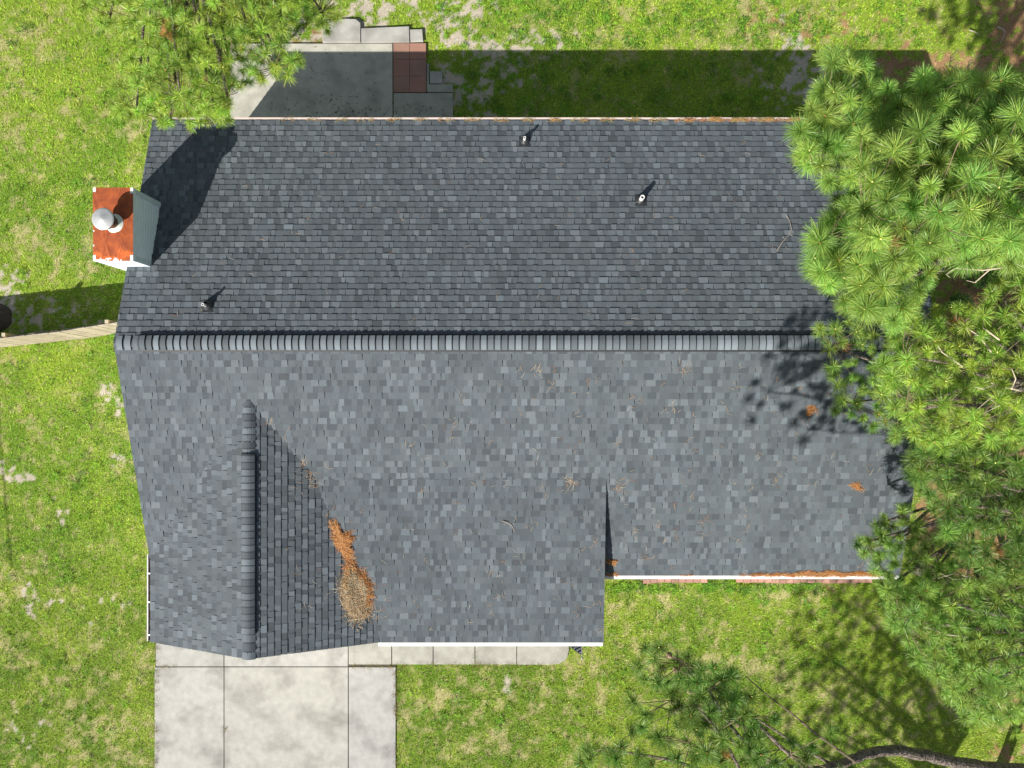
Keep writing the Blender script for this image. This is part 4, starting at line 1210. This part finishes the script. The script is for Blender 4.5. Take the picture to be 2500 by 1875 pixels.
# pine above the left end of the patio
Fh = [(190, -50), (850, -50), (830, 40), (800, 75), (770, 40), (720, 60), (690, 110), (745, 150), (700, 190), (640, 200), (560, 200), (560, 260), (560, 300), (480, 305), (420, 300), (390, 300), (350, 285), (280, 280), (270, 215), (300, 150), (330, 100), (260, 70), (200, 30)]
Fm = [(320, -50), (700, -50), (690, 80), (720, 160), (600, 190), (540, 280), (400, 280), (320, 200), (360, 100)]
tF = (-7.6, 13.2)
pine("pine_tree", "pine with light green tufts reaching over the patio and the roof's left end", [(tF[0], tF[1], 0), (tF[0], tF[1], 4), (tF[0], tF[1], 7.5)],
     [(Fh, 4.5, 5.6, .245, .185, GB, .9, .9), (Fm, 5.2, 6.3, .26, .19, GB, 1.0, .9)],
     [(393, 302, 5.0, .15, GB), (465, 308, 5.0, .155, GB), (485, 296, 5.1, .15, GB), (540, 300, 5.1, .155, GB), (555, 290, 5, .15, GB), (297, 280, 5.0, .165, GB), (635, 185, 5.2, .16, GB), (675, 182, 5.2, .16, GB), (705, 170, 5.2, .16, GB), (728, 135, 5.3, .17, GB), (270, 55, 5.2, .16, GB), (775, 60, 5.2, .15, GB), (800, 75, 5.1, .14, GB), (260, 62, 5.0, .16, GB), (275, 210, 5.0, .15, GB)], seed=36, wk=1.25, needles=52, trunk_r=.18,
     bare=[(.012, (440, -40, 5.0), (480, 60, 4.9), (500, 150, 4.8), (520, 240, 4.8))], bare_col=(.4, .36, .32))

# a pine outside the top right corner whose shade falls on the needle litter
G1 = [(2300, -420), (2650, -420), (2650, -60), (2360, -60)]
pine("pine_tree", "pine standing off the top right corner, seen by its shadow on the litter", [(11.3, 9.6, 0), (11.3, 9.7, 4), (11.2, 9.8, 7)],
     [([(2560, 130), (2780, 130), (2780, 520), (2560, 520)], 4.0, 5.4, .40, .18, GD, .9, .9)], [], seed=37, needles=60, trunk_r=.2) if False else None

# ------------------------------------------------------------------ broadleaf shrubs
def shrub(name, label, cx, cy, rx, ry, h, n, cols, leaf=.05, seed=0):
    rng = np.random.default_rng(seed)
    x0, y0 = G(cx, cy, h * .6); k = (CZ - h * .6) / FPX
    root = thing(name, label, "shrub", (x0, y0, 0))
    u = rng.normal(size=(n, 3)); u /= np.linalg.norm(u, axis=1)[:, None]; u[:, 2] = np.abs(u[:, 2])
    rad = rng.random(n) ** .4 * (.8 + .35 * np.sin(3 * np.arctan2(u[:, 1], u[:, 0]) + seed))
    c = np.stack([x0 + u[:, 0] * rx * k * rad, y0 + u[:, 1] * ry * k * rad, .2 + u[:, 2] * (h - .2) * rad], 1)
    d = u + rng.normal(size=(n, 3)) * .5; d[:, 2] = d[:, 2] * .3; d /= np.linalg.norm(d, axis=1)[:, None]
    s = np.cross(d, np.array([0, 0, 1.]) + rng.normal(size=(n, 3)) * .35); s /= np.linalg.norm(s, axis=1)[:, None]
    L_ = (leaf * rng.uniform(.7, 1.3, n))[:, None]
    V = np.stack([c - d * L_ * .5, c + s * L_ * .28, c + d * L_ * .6, c - s * L_ * .28], 1).reshape(-1, 3)
    F = np.arange(4 * n).reshape(-1, 4)
    cc = np.array(cols)[rng.integers(0, len(cols), n)] * rng.uniform(.7, 1.3, (n, 1))
    fast_mesh("foliage", V, F, np.repeat(cc, 4, axis=0), M['leaf'], root)
    mb = MB(); rr_ = random.Random(seed)
    for _ in range(9):
        i = rr_.randrange(n); mb.tube([(x0, y0, 0), tuple((np.array([x0, y0, 0]) + c[i]) / 2 + np.array([0, 0, .06])), tuple(c[i])], [.012, .008, .004], 5)
    mb.build("stems", M['deadwood'], root)
LG = [(.10, .22, .03), (.06, .15, .025), (.15, .28, .04)]
shrub("shrub", "small dark holly shrub under the pine at the top left of the patio", 695, 70, 26, 30, .8, 700, [(.05, .12, .02), (.09, .18, .03), (.12, .22, .05)], .045, 1)
shrub("shrub", "bright leafy shrub showing through the gap in the right hand pines", 2450, 655, 75, 45, 1.6, 2600, LG, .07, 2)
shrub("shrub", "low green shrub below the dark gap among the pines", 2350, 735, 30, 20, .9, 700, LG, .06, 3)
shrub("shrub", "rust brown leafed shrub between the tallest and the yellow green pine", 2350, 752, 30, 16, .8, 500, [(.35, .13, .06), (.42, .20, .10)], .06, 4)
shrub("shrub", "dark glossy shrub at the right edge among the pines", 2480, 810, 40, 40, 1.3, 1200, [(.05, .13, .02), (.10, .2, .03)], .06, 5)

# ------------------------------------------------------------------ dug soil at the left edge
mb = MB()
cx, cy = G(-6, 775, .0)
ring = []
for r, h in ((.38, .0), (.30, .10), (.16, .15)):
    ring.append([(cx + r * math.cos(a) * random.uniform(.9, 1.1), cy + 1.1 * r * math.sin(a) * random.uniform(.9, 1.1), h) for a in [2 * math.pi * k / 16 for k in range(16)]])
for A, B in zip(ring[:-1], ring[1:]):
    for k in range(16): mb.face([A[k], A[(k + 1) % 16], B[(k + 1) % 16], B[k]])
mb.face(ring[-1])
tag(mb.build("soil_mound", M['soil']), "dark soil mound by the fence post at the left edge of the lawn", "soil mound")

# ------------------------------------------------------------------ overhead cable whose shadow crosses the left lawn
def shadow_src(px, py, z):
    x, y = G(px, py, 0); k = z / math.tan(EL)
    return Vector((x - math.sin(AZ) * k, y - math.cos(AZ) * k, z))
mb = MB()
pts = [shadow_src(-14, 820, 5.3), shadow_src(-8, 960, 5.1), shadow_src(0, 1085, 5.0), shadow_src(12, 1235, 4.9), shadow_src(28, 1385, 4.8), shadow_src(36, 1500, 4.75)]
mb.tube(pts[:5], .017, 6)
tag(mb.build("overhead_cable", M["dark"]), "black overhead cable beyond the left edge that throws a thin shadow line on the lawn", "cable")

# ------------------------------------------------------------------ grass blades
def build_grass():
    rng = np.random.default_rng(99)
    n = 620000
    x = rng.uniform(-14.6, 14.2, n); y = rng.uniform(-10.9, 11.0, n)
    col, dens, kd, ks, ksa = lawn(x, y)
    # leave out what lies under the house and the paving
    keep = rng.random(n) < dens * .95 + .02
    keep &= ~((x > WW) & (x < WE) & (y > WS) & (y < WN)); keep &= ~((x > WW) & (x < 1.7) & (y > -5.42) & (y < 0))
    def rin(r, gx=.0):
        (a, b), _, (c, d), _ = rect(*r)
        e = (n_fine(x * 3, y * 3) - .5) * .10 + gx
        return (x > a + e) & (x < c - e) & (y > b + e) & (y < d - e)
    for r in ((378, 1500, 967, 2900), (851, 1490, 1389, 1622), (563, 108, 1041, 340), (961, 207, 1107, 340), (790, 52, 882, 107), (883, 69, 1001, 107), (1002, 74, 1034, 105), (1050, 176, 1080, 206), (1041, 156, 1050, 226)):
        keep &= ~rin(r)
    x, y, col, kd, ks, ksa = x[keep], y[keep], col[keep], kd[keep], ks[keep], ksa[keep]
    m = len(x)
    a = rng.uniform(0, 2 * np.pi, m); L_ = rng.uniform(.035, .095, m) * (1 - .3 * kd); tilt = rng.uniform(.1, .95, m)
    dx, dy, dz = np.cos(a) * np.cos(tilt), np.sin(a) * np.cos(tilt), np.sin(tilt)
    w_ = rng.uniform(.005, .011, m)
    sx, sy = -np.sin(a) * w_, np.cos(a) * w_
    z0 = (n_mid(x, y) - .5) * .03 - .012
    P0 = np.stack([x - sx, y - sy, z0], 1); P1 = np.stack([x + sx, y + sy, z0], 1)
    P2 = np.stack([x + dx * L_, y + dy * L_, z0 + dz * L_ + .004], 1)
    V = np.stack([P0, P1, P2], 1).reshape(-1, 3)
    k = rng.uniform(.4, 1.9, (m, 1)) * (.7 + .6 * n_tiny(y * 1.7, x * 1.7)[:, None]); hue = rng.normal(0, .12, m)
    c = col * k * 1.12; c[:, 0] *= 1 + hue
    # straw-coloured blades mixed in everywhere
    st = rng.random(m) < .13 + .3 * kd
    c[st] = np.array([.50, .42, .22]) * rng.uniform(.6, 1.2, (st.sum(), 1))
    gr_ = (rng.random(m) < .35) & (kd > .4)
    c[gr_] = np.array([.22, .31, .04]) * rng.uniform(.7, 1.3, (gr_.sum(), 1))
    o = fast_mesh("grass", V, np.arange(3 * m).reshape(-1, 3), np.repeat(np.clip(c, 0, .9), 3, axis=0), M['grass'])
    tag(o, "patchy green and straw coloured lawn grass around the house", "grass", kind='stuff')
build_grass()

def clumps():
    rng = np.random.default_rng(63)
    V, Cc = [], []
    spots = [(rng.uniform(*r[0]), rng.uniform(*r[1])) for r, n in ((((1060, 1950), (2, 118)), 210), (((1850, 2250), (0, 110)), 60), (((10, 350), (20, 1860)), 200), (((985, 1500), (1640, 1860)), 60), (((1490, 2000), (1424, 1445)), 90), (((1490, 2200), (1450, 1700)), 70), (((1120, 1900), (140, 285)), 120)) for _ in range(n)]
    for px, py in spots:
        x0, y0 = G(px, py)
        if (XW < x0 < XE) and (y0 < 6.3) and (y0 > YS) : continue
        if rect(378, 1500, 967, 2900)[0][0] - .1 < x0 < rect(378, 1500, 967, 2900)[1][0] + .1 and y0 < -5: continue
        R_ = rng.uniform(.05, .14); g = rng.choice(3); k0 = rng.uniform(.7, 1.25)
        base = ((.16, .36, .03), (.24, .44, .035), (.11, .26, .03))[g]
        for _ in range(int(26 * R_ / .08)):
            a = rng.uniform(0, 6.28); r = R_ * rng.random() ** .6; x, y = x0 + math.cos(a) * r, y0 + math.sin(a) * r
            a2 = a + rng.normal(0, .7); L_ = rng.uniform(.03, .08); t = rng.uniform(.1, .8); w_ = rng.uniform(.006, .012)
            V += [(x - math.sin(a2) * w_, y + math.cos(a2) * w_, .03), (x + math.sin(a2) * w_, y - math.cos(a2) * w_, .03), (x + math.cos(a2) * L_ * math.cos(t), y + math.sin(a2) * L_ * math.cos(t), .035 + L_ * math.sin(t))]
            k = k0 * rng.uniform(.6, 1.4); Cc += [tuple(q * k for q in base)] * 3
    V = np.array(V)
    o = fast_mesh("weed_clumps", V, np.arange(len(V)).reshape(-1, 3), np.array(Cc), M['grass'])
    tag(o, "clumps of broader green weeds dotted through the lawn", "weeds", kind='stuff')
clumps()

# weeds: clumps of longer blades in joints and along edges
def weeds():
    rng = np.random.default_rng(5)
    V, Cc = [], []
    spots = [(549, 1780, 60, 5)] + [(382 + rng.uniform(-2, 4), rng.uniform(1565, 1875), 14, 3) for _ in range(40)] + [(rng.uniform(380, 430), 1626, 8, 2.5) for _ in range(8)] + [(rng.uniform(865, 968), 1626 + rng.uniform(-2, 3), 14, 3) for _ in range(14)] + [(rng.uniform(968, 1370), 1622, 10, 3) for _ in range(60)] + [(967 + rng.uniform(-3, 2), rng.uniform(1630, 1875), 10, 2.5) for _ in range(40)] + [(1160, 1600, 20, 3), (1160, 1612, 30, 4), (1161, 1590, 8, 2)]
    for px, py, n, sp in spots:
        for _ in range(n):
            x, y = G(px + rng.normal(0, sp), py + rng.normal(0, sp)); a = rng.uniform(0, 6.28); L_ = rng.uniform(.04, .12); t = rng.uniform(.2, 1)
            w_ = .004; z = .02
            V += [(x - math.sin(a) * w_, y + math.cos(a) * w_, z), (x + math.sin(a) * w_, y - math.cos(a) * w_, z), (x + math.cos(a) * L_ * math.cos(t), y + math.sin(a) * L_ * math.cos(t), z + L_ * math.sin(t))]
            c = (.13, .2, .03) if rng.random() < .6 else (.38, .22, .09)
            k = rng.uniform(.6, 1.3); Cc += [tuple(q * k for q in c)] * 3
    V = np.array(V)
    o = fast_mesh("weeds", V, np.arange(len(V)).reshape(-1, 3), np.array(Cc), M['grass'])
    tag(o, "weeds and grass creeping over the concrete edges and joints", "weeds", kind='stuff')
weeds()
